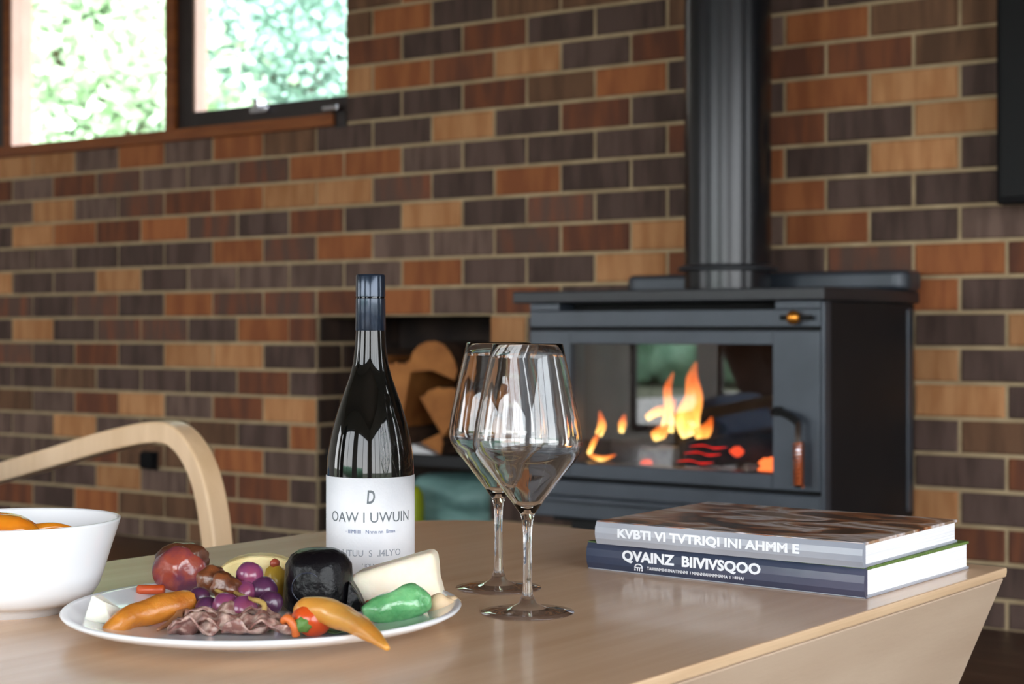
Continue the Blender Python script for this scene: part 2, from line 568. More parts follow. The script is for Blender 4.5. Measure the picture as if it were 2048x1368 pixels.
def glazed(name, a, b, fn):
    n = max(1, round((b - a) / .95))
    bm = bmesh.new()
    f = .05
    fn(bm, a, b, .06, .06 + f, 0); fn(bm, a, b, HEAD - f, HEAD, 0)
    for i in range(n + 1):
        c = a + (b - a) * i / n
        fn(bm, max(a, c - f / 2), min(b, c + f / 2), .06 + f, HEAD - f, 0)
    o = struct(wroot(bobj(name, bm, M_SASH)))
    bm = bmesh.new(); fn(bm, a + .02, b - .02, .09, HEAD - .03, 1)
    bobj('pane', bm, M_PANE, o)
for i, (a, b) in enumerate(BACK_OPEN):
    glazed('door_%d' % (i + 1), a, b, lambda bm, p, q, s, t, g: box(bm, (p, -RD - .04 - .015 * g, s), (q, -RD - .08 + .015 * g, t)))
for i, (a, b) in enumerate(RIGHT_OPEN):
    glazed('window_%d' % (i + 3), a, b, lambda bm, p, q, s, t, g: box(bm, (RU1 + .04 + .015 * g, -p, s), (RU1 + .08 - .015 * g, -q, t)))

for i, (a, b) in enumerate(LEFT_OPEN):
    glazed('window_%d' % (i + 5), a, b, lambda bm, p, q, s, t, g: box(bm, (RU0 - .08 + .015 * g, -p, s), (RU0 - .04 - .015 * g, -q, t)))
M_LAWN = mat('lawn', (92, 94, 70), .9, c2=(76, 80, 58), scale=2, bump=.5, bscale=30)
M_DECK = mat('pale_deck', (168, 164, 160), .7, c2=(152, 148, 144), scale=2, stretch=(8, 1, 1))
bm = bmesh.new(); box(bm, (-30, 30, -.3), (36, -36, -.12))
o = wroot(struct(bobj('ground', bm, M_LAWN), 'lawn outside the house'))
bm = bmesh.new(); box(bm, (RU0 - 3, -RD - .14, -.11), (RU1 + 4, -RD - 9, -.03)); box(bm, (RU1 + .14, 0, -.11), (RU1 + 4, -RD - .14, -.03))
o = wroot(struct(bobj('terrace', bm, M_DECK), 'pale terrace behind the camera'))

# ------------------------------------------------------------------ the timber window in the brick wall
W = struct(wroot(bobj('window_1', (lambda b: (box(b, (WIN[0], -.018, 1.352), (1.660, .10, 1.392)), b)[1])(bmesh.new()), M_FRAME, bevel=.003)),
           'timber framed window high on the left of the brick wall')
def wpart(name, a, b, m, par=W, bevel=.002): return boxobj(name, a, b, m, par, bevel)
wpart('jamb', (-.10, .0, 1.392), (.018, .10, 2.25), M_SASH)
wpart('jamb', (.018, .0, 1.392), (.052, .10, 2.25), M_FRAME)
wpart('jamb_lit_face', (.0525, .004, 1.392), (.062, .10, 2.25), M_LITW)  # side face of the jamb, painted as lit by daylight
wpart('mullion', (.893, -.006, 1.392), (.937, .10, 2.25), M_FRAME)
wpart('sash_stile', (.937, .012, 1.392), (1.004, .075, 2.25), M_SASH)
wpart('sash_bright_edge', (1.0045, .018, 1.447), (1.016, .075, 2.25), M_LITW)
wpart('sash_rail', (1.004, .008, 1.392), (1.705, .075, 1.447), M_SASH)
wpart('sill_end', (1.660, -.004, 1.345), (1.703, .10, 1.392), M_SASH)
wpart('head', (-.55, .0, 2.20), (1.70, .10, 2.25), M_FRAME)
b_ = bmesh.new(); box(b_, (1.30, -.016, 1.418), (1.375, .010, 1.436)); box(b_, (1.33, -.03, 1.43), (1.35, .01, 1.462))
bobj('window_latch', b_, M_CHROME, W, bevel=.004)
b_ = bmesh.new(); box(b_, (1.625, -.026, 1.398), (1.69, -.002, 1.414))
bobj('window_stay', b_, M_CHROME, W, bevel=.004)
boxobj('pane', (-.54, .045, 1.39), (-.1, .05, 2.2), M_PANE, W)
boxobj('pane', (.062, .045, 1.392), (.893, .05, 2.2), M_PANE, W)
boxobj('pane', (1.0165, .045, 1.447), (1.703, .05, 2.2), M_PANE, W)

# trees outside the window: each a trunk with limbs and a crown of single leaves
M_LEAF = mat('leaf_green', (226, 240, 216), .6, c2=(176, 210, 168), scale=1.6, spec=.6)
M_LEAF2 = mat('leaf_bluegreen', (200, 224, 212), .6, c2=(134, 174, 158), scale=1.4, spec=.6)
def tree(label, u, w, h, cr, leaves, m, seed, cz=None, ls=1.0):
    rnd = random.Random(seed)
    t = thing('tree', label, 'tree', wp(u, w, -.12), group=None)
    bm = bmesh.new()
    tube(bm, smoothpath([(0, 0, 0), (.06, 0, h * .3), (-.03, .05, h * .6), (.05, 0, h * .92)]), interp([.11, .08, .05, .015], 19), 8)
    cl = []
    for i in range(12):
        a = rnd.uniform(0, 2 * PI); zz = rnd.uniform(.18, .8) * h
        e = (math.cos(a) * cr * .75, math.sin(a) * cr * .75, zz + cr * .35)
        tube(bm, smoothpath([(0, 0, zz), (e[0] * .5, e[1] * .5, zz + cr * .12), e], 3), interp([.035, .02, .008], 7), 6)
        cl.append(e)
    bobj('trunk', bm, M_BARK, t, smooth=True)
    verts, faces = [], []
    centres = [(rnd.gauss(0, cr * .5), rnd.gauss(0, cr * .5), (cz or h * .6) + rnd.gauss(0, h * .24)) for _ in range(60)] + cl
    for i in range(leaves):
        c = rnd.choice(centres)
        p = Vector((c[0] + rnd.gauss(0, .2), c[1] + rnd.gauss(0, .2), max(.1, c[2] + rnd.gauss(0, .2))))
        d = Vector((rnd.gauss(0, 1), rnd.gauss(0, 1), rnd.gauss(0, .6))).normalized()
        s = d.cross(Vector((rnd.gauss(0, 1), rnd.gauss(0, 1), rnd.gauss(0, 1)))).normalized()
        L = rnd.uniform(.06, .12) * ls; k = len(verts)
        verts += [p, p + d * L * .5 + s * L * .28, p + d * L, p + d * L * .5 - s * L * .28]
        faces.append((k, k + 1, k + 2, k + 3))
    me = bpy.data.meshes.new('foliage'); me.from_pydata(verts, [], faces)
    o = mobj('foliage', me, m, t)
    return t
tree('bushy pale green tree outside the left window pane', -3.2, -3.0, 4.2, 1.1, 24000, M_LEAF, 3)
tree('blue-green leafy tree outside the right window pane', -3.5, -5.6, 5.0, 1.35, 30000, M_LEAF2, 5)
tree('light green tree farther back behind the left window pane', -8.9, -7.6, 6.6, 2.3, 32000, M_LEAF, 9, ls=1.7)
tree('farthest tree outside the window, filling the gaps behind the blue-green one', -6.4, -9.8, 7.2, 2.4, 32000, M_LEAF2, 12, ls=1.8)

# hedge beyond the terrace, mirrored in the stove glass
bm = bmesh.new()
for i in range(16):
    blob(bm, (1.0, .7, .75), (-9 + i * 1.2, 0, .55), .35, 2.2, i, 3)
o = bobj('hedge', bm, mat('hedge_green', (150, 190, 160), .8, c2=(104, 150, 120), scale=3), smooth=True, loc=wp(0, RD + 12.5, -.12), rot=(0, 0, WROT))
tag(o, 'clipped green hedge beyond the terrace behind the camera', 'hedge')
# curtain drawn to one side of the second glazed door
bm = bmesh.new()
prev = None
for i in range(25):
    t = i / 24
    col = []
    for z in (.02, .3, .62, 1.4, 2.2):
        e = .62 - (min(z, .62)) * .47
        u = e + (1.35 - e) * t
        col.append(bm.verts.new((u, -RD + .06 + .025 * math.sin(t * 30), z)))
    if prev:
        for a in range(4): bm.faces.new((prev[a], col[a], col[a + 1], prev[a + 1]))
    prev = col
o = wroot(bobj('curtain', bm, mat('brown_curtain', (74, 56, 48), .9, c2=(60, 44, 38)), smooth=True))
o.modifiers.new('th', 'SOLIDIFY').thickness = .004
tag(o, 'brown curtain gathered beside the glazed door opposite the brick wall', 'curtain')

# ------------------------------------------------------------------ small box on the wall, television
t = thing('power_outlet', 'small black outlet box on the brick wall under the chair arm', 'outlet', wp(.82, .0, .236), WROT)
boxobj('back_plate', (-.036, -.012, 0), (.036, 0, .062), M_TV, t, .003)
boxobj('cover', (-.03, -.03, .004), (.03, -.012, .058), M_TV, t, .006)
t = thing('television', 'large black wall-mounted television at the top right', 'television', wp(3.795, .0, 1.0), WROT - .008)
boxobj('casing', (0, -.12, .004), (1.25, -.075, .72), M_TV, t, .006)
boxobj('screen', (.012, -.1225, .022), (1.238, -.118, .708), M_SCREEN, t)
boxobj('wall_bracket', (.5, -.075, .2), (.75, -.002, .5), M_STEEL, t, .003)

# ------------------------------------------------------------------ firewood recess contents
bm = bmesh.new()
box(bm, (NI[0] + .012, .04, .318), (NI[1] - .004, .40, .336)); box(bm, (NI[0] + .012, .035, .300), (NI[1] - .004, .05, .336))
t = wroot(bobj('firewood_shelf', bm, M_STEEL, bevel=.002)); tag(t, 'dark steel shelf holding the split logs in the wall recess', 'shelf')

def wedge_log(label, u, z, r, a0, a1, yaw=0.0, y0=.045, ln=.3, group='split logs in the wall recess', face=M_LOGEND):
    """split log: a sector of a round, end face towards the room; (u, z) is the pith, angles in degrees"""
    seg = 10
    t = thing('split_log', label, 'firewood', wp(u, -y0, z), WROT + yaw, group)
    t.location.z = z
    rr = random.Random(int(u * 1000 + z * 77))
    ring = [(0, 0)]
    full = (a1 - a0) >= 359
    if full: ring = []
    for i in range(seg + (0 if full else 1)):
        a = math.radians(a0 + (a1 - a0) * i / seg)
        q = r * (1 + rr.uniform(-.04, .04))
        ring.append((q * math.cos(a), q * math.sin(a)))
    bm = bmesh.new()
    A = [bm.verts.new((x, .003, y)) for x, y in ring]
    B = [bm.verts.new((x * .97, ln, y * .97)) for x, y in ring]
    n = len(ring)
    for i in range(n):
        j = (i + 1) % n
        f = bm.faces.new((A[i], A[j], B[j], B[i]))
        f.material_index = 0 if (full or (i != 0 and i != n - 1)) else 1
    bm.faces.new(B).material_index = 1
    bobj('bark_and_split_sides', bm, [M_BARK, face], t)
    bm = bmesh.new()
    A = [bm.verts.new((x * .985, 0, y * .985)) for x, y in ring]; B = [bm.verts.new((x * .985, .0035, y * .985)) for x, y in ring]
    for i in range(n): bm.faces.new((A[i], A[(i + 1) % n], B[(i + 1) % n], B[i]))
    bm.faces.new(A)
    bobj('end_face', bm, face, t)
    return t
wedge_log('upper half-round split log with a flat lower side', 2.008, .592, .088, -20, 185, .1)
wedge_log('wedge log pointing down, its broad curved side on top', 2.052, .392, .150, 52, 128, .0)
wedge_log('pale thin log leaning just right of the bottle neck', 1.885, .415, .20, 78, 104, .15)
wedge_log('small wedge log lying low at the foot of the stack', 1.965, .372, .085, -24, 22, .0)
wedge_log('slim split log leaning behind the left of the bottle neck', 1.668, .50, .155, 60, 80, .1, y0=.10)
wedge_log('round log at the right foot of the stack behind the wine glasses', 2.185, .402, .062, 0, 360, .0)
wedge_log('round log in the middle of the right side of the stack', 2.208, .515, .046, 0, 360, .05)
wedge_log('quarter log at the left foot of the stack behind the bottle', 1.74, .340, .12, 5, 85, .0)
wedge_log('dark round log behind the bottle shoulder', 1.765, .475, .043, 0, 360, .05, y0=.08)
# things under the shelf
bm = bmesh.new(); blob(bm, (.17, .13, .085), (0, 0, .19), .12, 2.0, 4, 4, power=4)
for v in bm.verts: v.co.z = max(v.co.z, .105)
t = bobj('fabric_bag', bm, M_TEAL, smooth=True, loc=wp(2.06, -.17, 0), rot=(0, 0, WROT)); tag(t, 'teal fabric bag lying under the log shelf', 'bag')
boxobj('crate_below', (-.2, -.12, .0), (.2, .13, .11), M_STEEL, None, .006)
o = bpy.data.objects['crate_below']; o.name = 'storage_box'; o.location = wp(2.03, -.17, .0); o.rotation_euler = (0, 0, WROT); tag(o, 'dark low storage box on the recess floor under the teal bag', 'box')
bm = bmesh.new(); lathe(bm, [(0, 0), (.030, 0), (.034, .01), (.034, .19), (.030, .225), (.018, .245), (0, .25)], 24)
t = bobj('lime_bottle', bm, M_LIME, smooth=True, loc=wp(2.0, .035, .0), rot=(0, 0, 0)); tag(t, 'lime green plastic bottle standing in front of the teal bag', 'bottle')
bm = bmesh.new(); hexa(bm, [(0, 0, 0), (.085, 0, 0), (.085, .09, 0), (0, .09, 0), (0, .002, .028), (.075, .002, .006), (.08, .09, .008), (0, .09, .03)])
t = bobj('folded_paper', bm, M_WHITE, loc=wp(1.925, .0, .3365) - WN * .05, rot=(0, 0, WROT)); tag(t, 'folded white paper on the shelf edge right of the bottle', 'paper')

# ------------------------------------------------------------------ wood stove
HD = .565
st = thing('wood_stove', 'black freestanding wood heater with a burning fire behind glass', 'stove', P0, WROT)
def sb(name, a, b, m, par=st, bevel=.003): return boxobj(name, a, b, m, par, bevel)
U0, U1 = 2.792, 3.559
bm = bmesh.new()
box(bm, (2.745, -HD - .008, .779), (3.572, -.02, .808))
bobj('top_plate', bm, M_BLACK, st, bevel=.004)
# rear hood: rounded ends
def slab_round(name, u0, u1, y0, y1, z0, z1, r, m, par):
    bm = bmesh.new()
    ring = []
    for cx, cy, s in ((u1 - r, y1 - r, 0), (u0 + r, y1 - r, 90), (u0 + r, y0 + r, 180), (u1 - r, y0 + r, 270)):
        for i in range(6):
            a = math.radians(s + 18 * i)
            ring.append((cx + r * math.cos(a), cy + r * math.sin(a)))
    A = [bm.verts.new((x, y, z0)) for x, y in ring]; B = [bm.verts.new((x, y, z1)) for x, y in ring]
    n = len(ring)
    for i in range(n): bm.faces.new((A[i], A[(i + 1) % n], B[(i + 1) % n], B[i]))
    bm.faces.new(A); bm.faces.new(B)
    return bobj(name, bm, m, par, bevel=.012, seg=4, smooth=False)
slab_round('rear_hood', 2.80, 3.585, -.14, -.02, .8085, .858, .035, M_STOVE, st)
# body shell: back, sides, floor and roof around the firebox
bm = bmesh.new()
box(bm, (U0, -.46, .24), (U0 + .06, -.04, .778)); box(bm, (U1 - .06, -.46, .24), (U1, -.04, .778))
box(bm, (U0 + .06, -.46, .24), (U1 - .06, -.04, .36)); box(bm, (U0 + .06, -.46, .70), (U1 - .06, -.04, .778)); box(bm, (U0 + .06, -.10, .36), (U1 - .06, -.04, .70))
bobj('firebox_shell', bm, M_SIDE, st)
bm = bmesh.new()
box(bm, (U0 + .061, -.46, .361), (U0 + .085, -.102, .699)); box(bm, (U1 - .085, -.46, .361), (U1 - .061, -.102, .699)); box(bm, (U0 + .085, -.13, .361), (U1 - .085, -.102, .699)); box(bm, (U0 + .085, -.46, .361), (U1 - .085, -.13, .374))
bobj('firebrick_lining', bm, M_SOOT, st)
sb('side_panel', (U1, -HD + .01, .262), (U1 + .006, -.04, .777), M_SIDE, bevel=.002)
sb('side_panel', (U0 - .006, -HD + .01, .262), (U0, -.04, .777), M_SIDE, bevel=.002)
sb('corner_strip', (U1, -HD + .002, .262), (U1 + .010, -HD + .035, .777), M_STOVE)
sb('corner_strip', (U1, -.085, .275), (U1 + .010, -.055, .765), M_STOVE)
# front
bm = bmesh.new()
box(bm, (U0, -HD, .721), (U1, -.461, .760)); box(bm, (U0, -HD, .760), (2.878, -.461, .778)); box(bm, (3.451, -HD, .760), (U1, -.461, .778))
bobj('upper_panel', bm, M_STOVE, st, bevel=.002)
sb('air_slot', (2.878, -.50, .7601), (3.451, -.462, .7779), M_SLOT, bevel=0)
bm = bmesh.new()
g0, g1, h0, h1 = 2.909, 3.445, .395, .681
box(bm, (U0, -HD, .361), (g0, -.50, .713)); box(bm, (g1, -HD, .361), (U1, -.50, .713)); box(bm, (g0, -HD, h1), (g1, -.50, .713)); box(bm, (g0, -HD, .361), (g1, -.50, h0))
door = bobj('door', bm, M_STOVE, st, bevel=.002)
M_FG = glass_thin('stove_glass', (.9, .9, .9), 3.0)
boxobj('door_glass', (g0, -HD + .012, h0), (g1, -HD + .016, h1), M_FG, door)
bm = bmesh.new()
tube(bm, smoothpath([(3.463, -HD - .012, .535), (3.495, -HD - .03, .528), (3.522, -HD - .03, .512)], 4), .008, 8)
tube(bm, [(3.463, -HD + .0, .535), (3.463, -HD - .018, .535)], .011, 10)
bobj('handle_arm', bm, M_SLOT, door, smooth=True)
bm = bmesh.new()
tube(bm, [(3.522, -HD - .03, .372), (3.522, -HD - .03, .515)], .008, 12)
bobj('handle_grip', bm, M_CHROME, door, smooth=True)
bm = bmesh.new()
pts = [(3.522 + .0105 * math.cos(a / 8 * 2 * PI), -HD - .03 + .0105 * math.sin(a / 8 * 2 * PI), .374 + .095 * a / 88) for a in range(89)]
tube(bm, pts, .0032, 6)
o = bobj('coil_grip', bm, mat('orange_reflect_coil', (196, 104, 60), .3, .9), door, smooth=True); o['label'] = 'coil round the lower handle, an orange reflection put into its colour'  # metal colour carries the orange reflection on the coil
sb('gap_strip', (U0 + .004, -HD + .01, .712), (U1 - .004, -.50, .7215), M_SLOT, bevel=0)
sb('base_panel', (U0, -HD + .004, .262), (U1, -.461, .352), M_STOVE)
sb('gap_strip', (U0 + .004, -HD + .02, .351), (U1 - .004, -.50, .362), M_SLOT, bevel=0)
sb('ash_lip', (2.835, -HD - .045, .305), (3.52, -HD + .004, .318), M_STOVE)
sb('pedestal', (2.86, -HD + .08, .0), (3.49, -.06, .2615), M_PLINTH)
bm = bmesh.new()
q = bmesh.ops.create_uvsphere(bm, u_segments=16, v_segments=10, radius=.016)
o = bobj('air_control_knob', bm, mat('brass_knob', (226, 150, 62), .25, .9), st, smooth=True, loc=(3.502, -HD - .014, .741))
o['label'] = 'round brass air control knob'
bm = bmesh.new(); tube(bm, [(3.47, -HD - .010, .741), (3.545, -HD - .010, .741)], .0055, 8)
bobj('control_rod', bm, M_SLOT, st, smooth=True)

# flue
fx, fy = 3.168, -.25
t = thing('flue_pipe', 'black cylindrical flue pipe rising from the wood heater', 'flue', wp(fx, .25, .808), WROT)
bm = bmesh.new(); lathe(bm, [(0, .0), (.1065, .0), (.1065, RH - .81), (0, RH - .81)], 64)
bobj('pipe', bm, M_FLUE, t, smooth=True).modifiers.new('es', 'EDGE_SPLIT')
bm = bmesh.new(); lathe(bm, [(.107, .0505), (.1225, .0505), (.1225, .06), (.109, .066), (.107, .066)], 64)
bobj('collar', bm, M_BLACK, t, smooth=True)

# fire: logs, ash and flames inside the firebox
def firelog(label, p, q, r, m=M_CHAR, group='logs burning in the heater'):
    bm = bmesh.new()
    pts = smoothpath([p, [(a + b) / 2 for a, b in zip(p, q)], q], 5)
    tube(bm, pts, interp([r * .9, r, r * .92], len(pts)), 14, wob=.35)
    o = bobj('burning_log', bm, m, smooth=True)
    wroot(o); tag(o, label, 'firewood', group)
    return o
firelog('charred log lying across the left side of the fire', (2.925, -.40, .412), (3.10, -.28, .418), .036)
firelog('grey ash-covered log at the front of the fire', (3.03, -.43, .405), (3.22, -.40, .405), .030, M_ASH)
firelog('upper charred log under the tallest flames', (2.99, -.30, .470), (3.20, -.36, .462), .032)
firelog('black log at the right of the fire with glowing cracks', (3.14, -.44, .415), (3.34, -.33, .435), .038)
bm = bmesh.new()
blob(bm, (.27, .15, .024), (3.17, -.30, .376), .5, 5, 2, 4)
for v in bm.verts: v.co.z = max(v.co.z, .3745)
o = wroot(bobj('ash_bed', bm, M_ASH, smooth=True)); tag(o, 'bed of pale ash under the burning logs', 'ash', kind='stuff')
M_EMB = emis('ember_glow', (1.0, .09, .03), .9)
for (u, y, z, s) in ((3.37, -.42, .398, .03), (3.30, -.455, .432, .016), (3.06, -.46, .392, .016), (3.40, -.40, .388, .02)):
    bm = bmesh.new(); blob(bm, (s, s * .6, s * .7), (0, 0, 0), .5, 3, u * 9, 3)
    o = bobj('ember', bm, M_EMB if s < .03 else emis('ember_bright', (1.0, .17, .04), 1.6), smooth=True, loc=wp(u, -y, z), rot=(0, 0, WROT))
    tag(o, {.03: 'largest orange ember in the right corner of the firebox', .016: 'small red ember beside the glowing cracks of the black log' if u > 3.2 else 'small red ember below the front grey log', .02: 'low red ember beside the largest ember'}[s], 'ember', 'embers in the firebox')
bm = bmesh.new()
for z, q in ((.404, .0), (.424, .02), (.441, .035)):
    tube(bm, smoothpath([(3.155 + q, -.482, z), (3.19 + q, -.480, z + .004), (3.215 + q, -.474, z - .002), (3.245 + q, -.466, z + .001)], 4), interp([.0005, .0018, .0010, .0024, .0004], 13), 6)
o = wroot(bobj('glowing_cracks', bm, emis('crack_glow', (1.0, .03, .02), .9), smooth=True)); tag(o, 'thin red glowing cracks on the black right-hand log', 'ember')

def flame_mat():
    m = bpy.data.materials.new('flame'); m.use_nodes = True
    n, l = m.node_tree.nodes, m.node_tree.links
    n.clear()
    o = n.new('ShaderNodeOutputMaterial'); e = n.new('ShaderNodeEmission'); tr = n.new('ShaderNodeBsdfTransparent'); mx = n.new('ShaderNodeMixShader')
    t = n.new('ShaderNodeTexCoord'); s = n.new('ShaderNodeSeparateXYZ'); l.new(t.outputs['Generated'], s.inputs[0])
    nz = n.new('ShaderNodeTexNoise'); nz.inputs['Scale'].default_value = 3.0; l.new(t.outputs['Generated'], nz.inputs['Vector'])
    ad = n.new('ShaderNodeMath'); ad.operation = 'MULTIPLY_ADD'; ad.inputs[1].default_value = .5; l.new(nz.outputs['Fac'], ad.inputs[0]); l.new(s.outputs['Z'], ad.inputs[2])
    r = n.new('ShaderNodeValToRGB'); l.new(ad.outputs[0], r.inputs[0])
    el = r.color_ramp.elements
    el[0].position = .25; el[0].color = (1.0, .72, .22, 1)
    el[1].position = 1.15 if False else .98; el[1].color = (1.0, .16, .02, 1)
    k = el.new(.55); k.color = (1.0, .40, .07, 1)
    l.new(r.outputs[0], e.inputs[0])
    mr = n.new('ShaderNodeMapRange'); mr.inputs['From Min'].default_value = .1; mr.inputs['From Max'].default_value = 1.2
    mr.inputs['To Min'].default_value = 2.6; mr.inputs['To Max'].default_value = .6
    l.new(ad.outputs[0], mr.inputs['Value']); l.new(mr.outputs[0], e.inputs[1])
    lw = n.new('ShaderNodeLayerWeight'); lw.inputs[0].default_value = .35
    m2 = n.new('ShaderNodeMath'); m2.operation = 'ADD'; l.new(lw.outputs['Facing'], m2.inputs[0])
    q = n.new('ShaderNodeMapRange'); q.inputs['From Min'].default_value = .55; q.inputs['From Max'].default_value = 1.3; q.inputs['To Min'].default_value = 0; q.inputs['To Max'].default_value = .55
    l.new(ad.outputs[0], q.inputs['Value']); l.new(q.outputs[0], m2.inputs[1]); m2.use_clamp = True
    l.new(m2.outputs[0], mx.inputs[0]); l.new(e.outputs[0], mx.inputs[1]); l.new(tr.outputs[0], mx.inputs[2]); l.new(mx.outputs[0], o.inputs[0])
    return m
M_FLAME = flame_mat()
def flame(label, pts, rad):
    bm = bmesh.new()
    P = smoothpath(pts, 5)
    tube(bm, P, interp(rad, len(P)), 14, up=Vector((0, 1, 0)), flat=.6)
    o = bobj('flame', bm, M_FLAME, smooth=True)
    wroot(o); tag(o, label, 'flame', 'flames in the heater')
flame('tallest broad orange flame at the middle of the fire', [(3.150, -.40, .462), (3.138, -.40, .50), (3.150, -.39, .55), (3.146, -.39, .60), (3.152, -.38, .638)], [.026, .034, .025, .017, .003])
flame('thin upright flame just left of the tallest one', [(3.075, -.39, .468), (3.082, -.39, .52), (3.078, -.39, .57), (3.092, -.385, .612)], [.020, .012, .012, .002])
flame('bright yellow flame base under the thin upright flame', [(3.055, -.42, .455), (3.078, -.42, .468), (3.10, -.42, .488)], [.012, .018, .004])
flame('flame leaning right from the base of the tallest flame', [(3.172, -.41, .462), (3.196, -.41, .478), (3.205, -.40, .508)], [.024, .016, .003])
flame('small standing flame at the far left of the fire', [(2.905, -.43, .455), (2.915, -.43, .48), (2.908, -.43, .515)], [.010, .012, .002])
flame('thin slanting flame running down at the far left', [(2.925, -.45, .468), (2.905, -.45, .44), (2.890, -.45, .408)], [.003, .007, .006])
flame('thin flat flame lying along the bottom left', [(2.889, -.45, .408), (2.925, -.45, .398), (2.968, -.45, .410)], [.005, .007, .002])
flame('low flame licking along the back of the upper log', [(2.99, -.34, .495), (3.02, -.34, .512), (3.055, -.34, .520), (3.07, -.34, .545)], [.008, .012, .014, .003])
flame('short flame between the far left flame and the upper log', [(2.965, -.42, .462), (2.968, -.42, .485), (2.975, -.42, .508)], [.006, .011, .003])

# ------------------------------------------------------------------ bentwood armchair behind the table
ch = thing('armchair', 'bentwood armchair with pale blue cushions at the left behind the table', 'chair', (-.500, 2.58, 0), math.atan2(.40, -.42))
# local x runs from the chair's front to its back, local y towards the other arm
def strip(pts, half_t, half_w, y):
    bm = bmesh.new()
    P = smoothpath([(p[0], y, p[1]) for p in pts], 6)
    rings = []
    n = len(P)
    for i, p in enumerate(P):
        d = (P[min(i + 1, n - 1)] - P[max(i - 1, 0)]).normalized()
        nn = Vector((-d.z, 0, d.x))
        rings.append([bm.verts.new(p + nn * (half_t * a) + Vector((0, half_w * b, 0))) for a, b in ((-1, -1), (1, -1), (1, 1), (-1, 1))])
    for a, b in zip(rings, rings[1:]):
        for k in range(4): bm.faces.new((a[k], a[(k + 1) % 4], b[(k + 1) % 4], b[k]))
    bm.faces.new(rings[0]); bm.faces.new(rings[-1])
    return bm
ARM = [(-.085, .03), (-.075, .18), (-.062, .32), (-.045, .42), (-.016, .492), (.035, .538), (.10, .548), (.25, .525), (.43, .487), (.60, .452), (.74, .425)]
for y in (0, .62):
    bobj('armrest_frame', strip(ARM, .0175, .019, y), M_BENT, ch, bevel=.004)
    bobj('sled_runner', strip([(-.085, .016), (.15, .016), (.40, .016), (.72, .016)], .014, .03, y), M_BENT, ch, bevel=.004)
    bobj('rear_upright', strip([(.70, .03), (.73, .25), (.715, .412)], .014, .028, y), M_BENT, ch, bevel=.004)
for x, z in ((0.02, .30), (.45, .22)):
    boxobj('cross_rail', (x, .032, z), (x + .04, .588, z + .025), M_BENT, ch, .003)
bm = bmesh.new(); blob(bm, (.29, .27, .055), (0, 0, 0), .03, 2, 1, 4, power=6)
bmesh.ops.rotate(bm, verts=bm.verts, cent=(0, 0, 0), matrix=Matrix.Rotation(.12, 3, 'Y'))
bobj('seat_cushion', bm, M_BLUE, ch, smooth=True, loc=(.50, .325, .335))
bm = bmesh.new(); blob(bm, (.055, .272, .11), (0, 0, 0), .03, 2, 1, 4, power=6)
bmesh.ops.rotate(bm, verts=bm.verts, cent=(0, 0, 0), matrix=Matrix.Rotation(.35, 3, 'Y'))
bobj('back_cushion', bm, M_BLUE, ch, smooth=True, loc=(.64, .31, .385))

# ------------------------------------------------------------------ coffee table
TA = Vector((.613, .790, 0))      # along the long side, away from the camera
TB = Vector((-.790, .613, 0))     # across, to the left
TC = Vector((.4938, 1.6195, 0))   # far right corner
tb = thing('coffee_table', 'light oak coffee table with slanted solid side panels', 'table', TC, math.atan2(TA.y, TA.x))
# local x along TA (negative = towards the camera), local y along TB
LT, WT = 1.45, .745
bm = bmesh.new()
ring = [(0, 0)]
r = .13
for i in range(11):
    a = math.radians(90 * i / 10)
    ring.append((-r + r * math.cos(a), WT - r + r * math.sin(a)))
ring += [(-LT, WT), (-LT, 0)]
A = [bm.verts.new((x, y, TZ - .004)) for x, y in ring]; B = [bm.verts.new((x, y, TZ)) for x, y in ring]
C_ = [bm.verts.new((x - .0005, y + (.0008 if y < .4 else -.0008), TZ - .0095)) for x, y in ring]
n = len(ring)
for i in range(n):
    bm.faces.new((A[i], A[(i + 1) % n], B[(i + 1) % n], B[i])).material_index = 1
    bm.faces.new((C_[i], C_[(i + 1) % n], A[(i + 1) % n], A[i])).material_index = 1
bm.faces.new(B); bm.faces.new(C_)
bobj('tabletop', bm, [M_OAK, M_OAKEDGE], tb, bevel=.0015)
def slant(name, y0, s):
    bm = bmesh.new()
    lo = TZ - .010
    k = .42
    hexa(bm, [(-.004, y0 + s * lo * k, 0), (-LT + .01, y0 + s * lo * k, 0), (-LT + .01, y0 + s * (lo * k + .035), 0), (-.004, y0 + s * (lo * k + .035), 0),
              (-.004, y0, lo), (-LT + .01, y0, lo), (-LT + .01, y0 + s * .035, lo), (-.004, y0 + s * .035, lo)])
    return bobj(name, bm, M_OAKSIDE, tb, bevel=.002)
slant('side_panel', .0016, 1)
slant('side_panel', WT - .01, -1)
# ------------------------------------------------------------------ books
def spine_text(par, s, size, x, z, y, m, sx=1.0, name='title', off=0.0, label=None):
    me = text_mesh(s, size, .0002, sx, 'LEFT', off=off)
    o = mobj(name, me, m, par, loc=(x, y, z), rot=(PI / 2, 0, 0))
    if label: o['label'] = label
    return o
M_NAVY = mat('navy_spine', (48, 60, 84), .35, c2=(70, 72, 96), scale=14, stretch=(.4, 1, 1.6), lo=.45, hi=.7, coat=.4)
M_GREYC = mat('grey_spine', (176, 180, 190), .35, c2=(146, 152, 166), scale=10, stretch=(.5, 1, 1), coat=.3)
M_PAGES = mat('page_edges', (240, 240, 242), .8, c2=(222, 224, 230), scale=30, stretch=(.2, .2, 40), lo=.4, hi=.7)
M_INK = mat('white_print', (238, 242, 248), .4, c2=(232, 236, 244))
M_GREENC = mat('green_cover', (104, 132, 62), .5, c2=(84, 110, 50), scale=60, bump=.5, bscale=300)
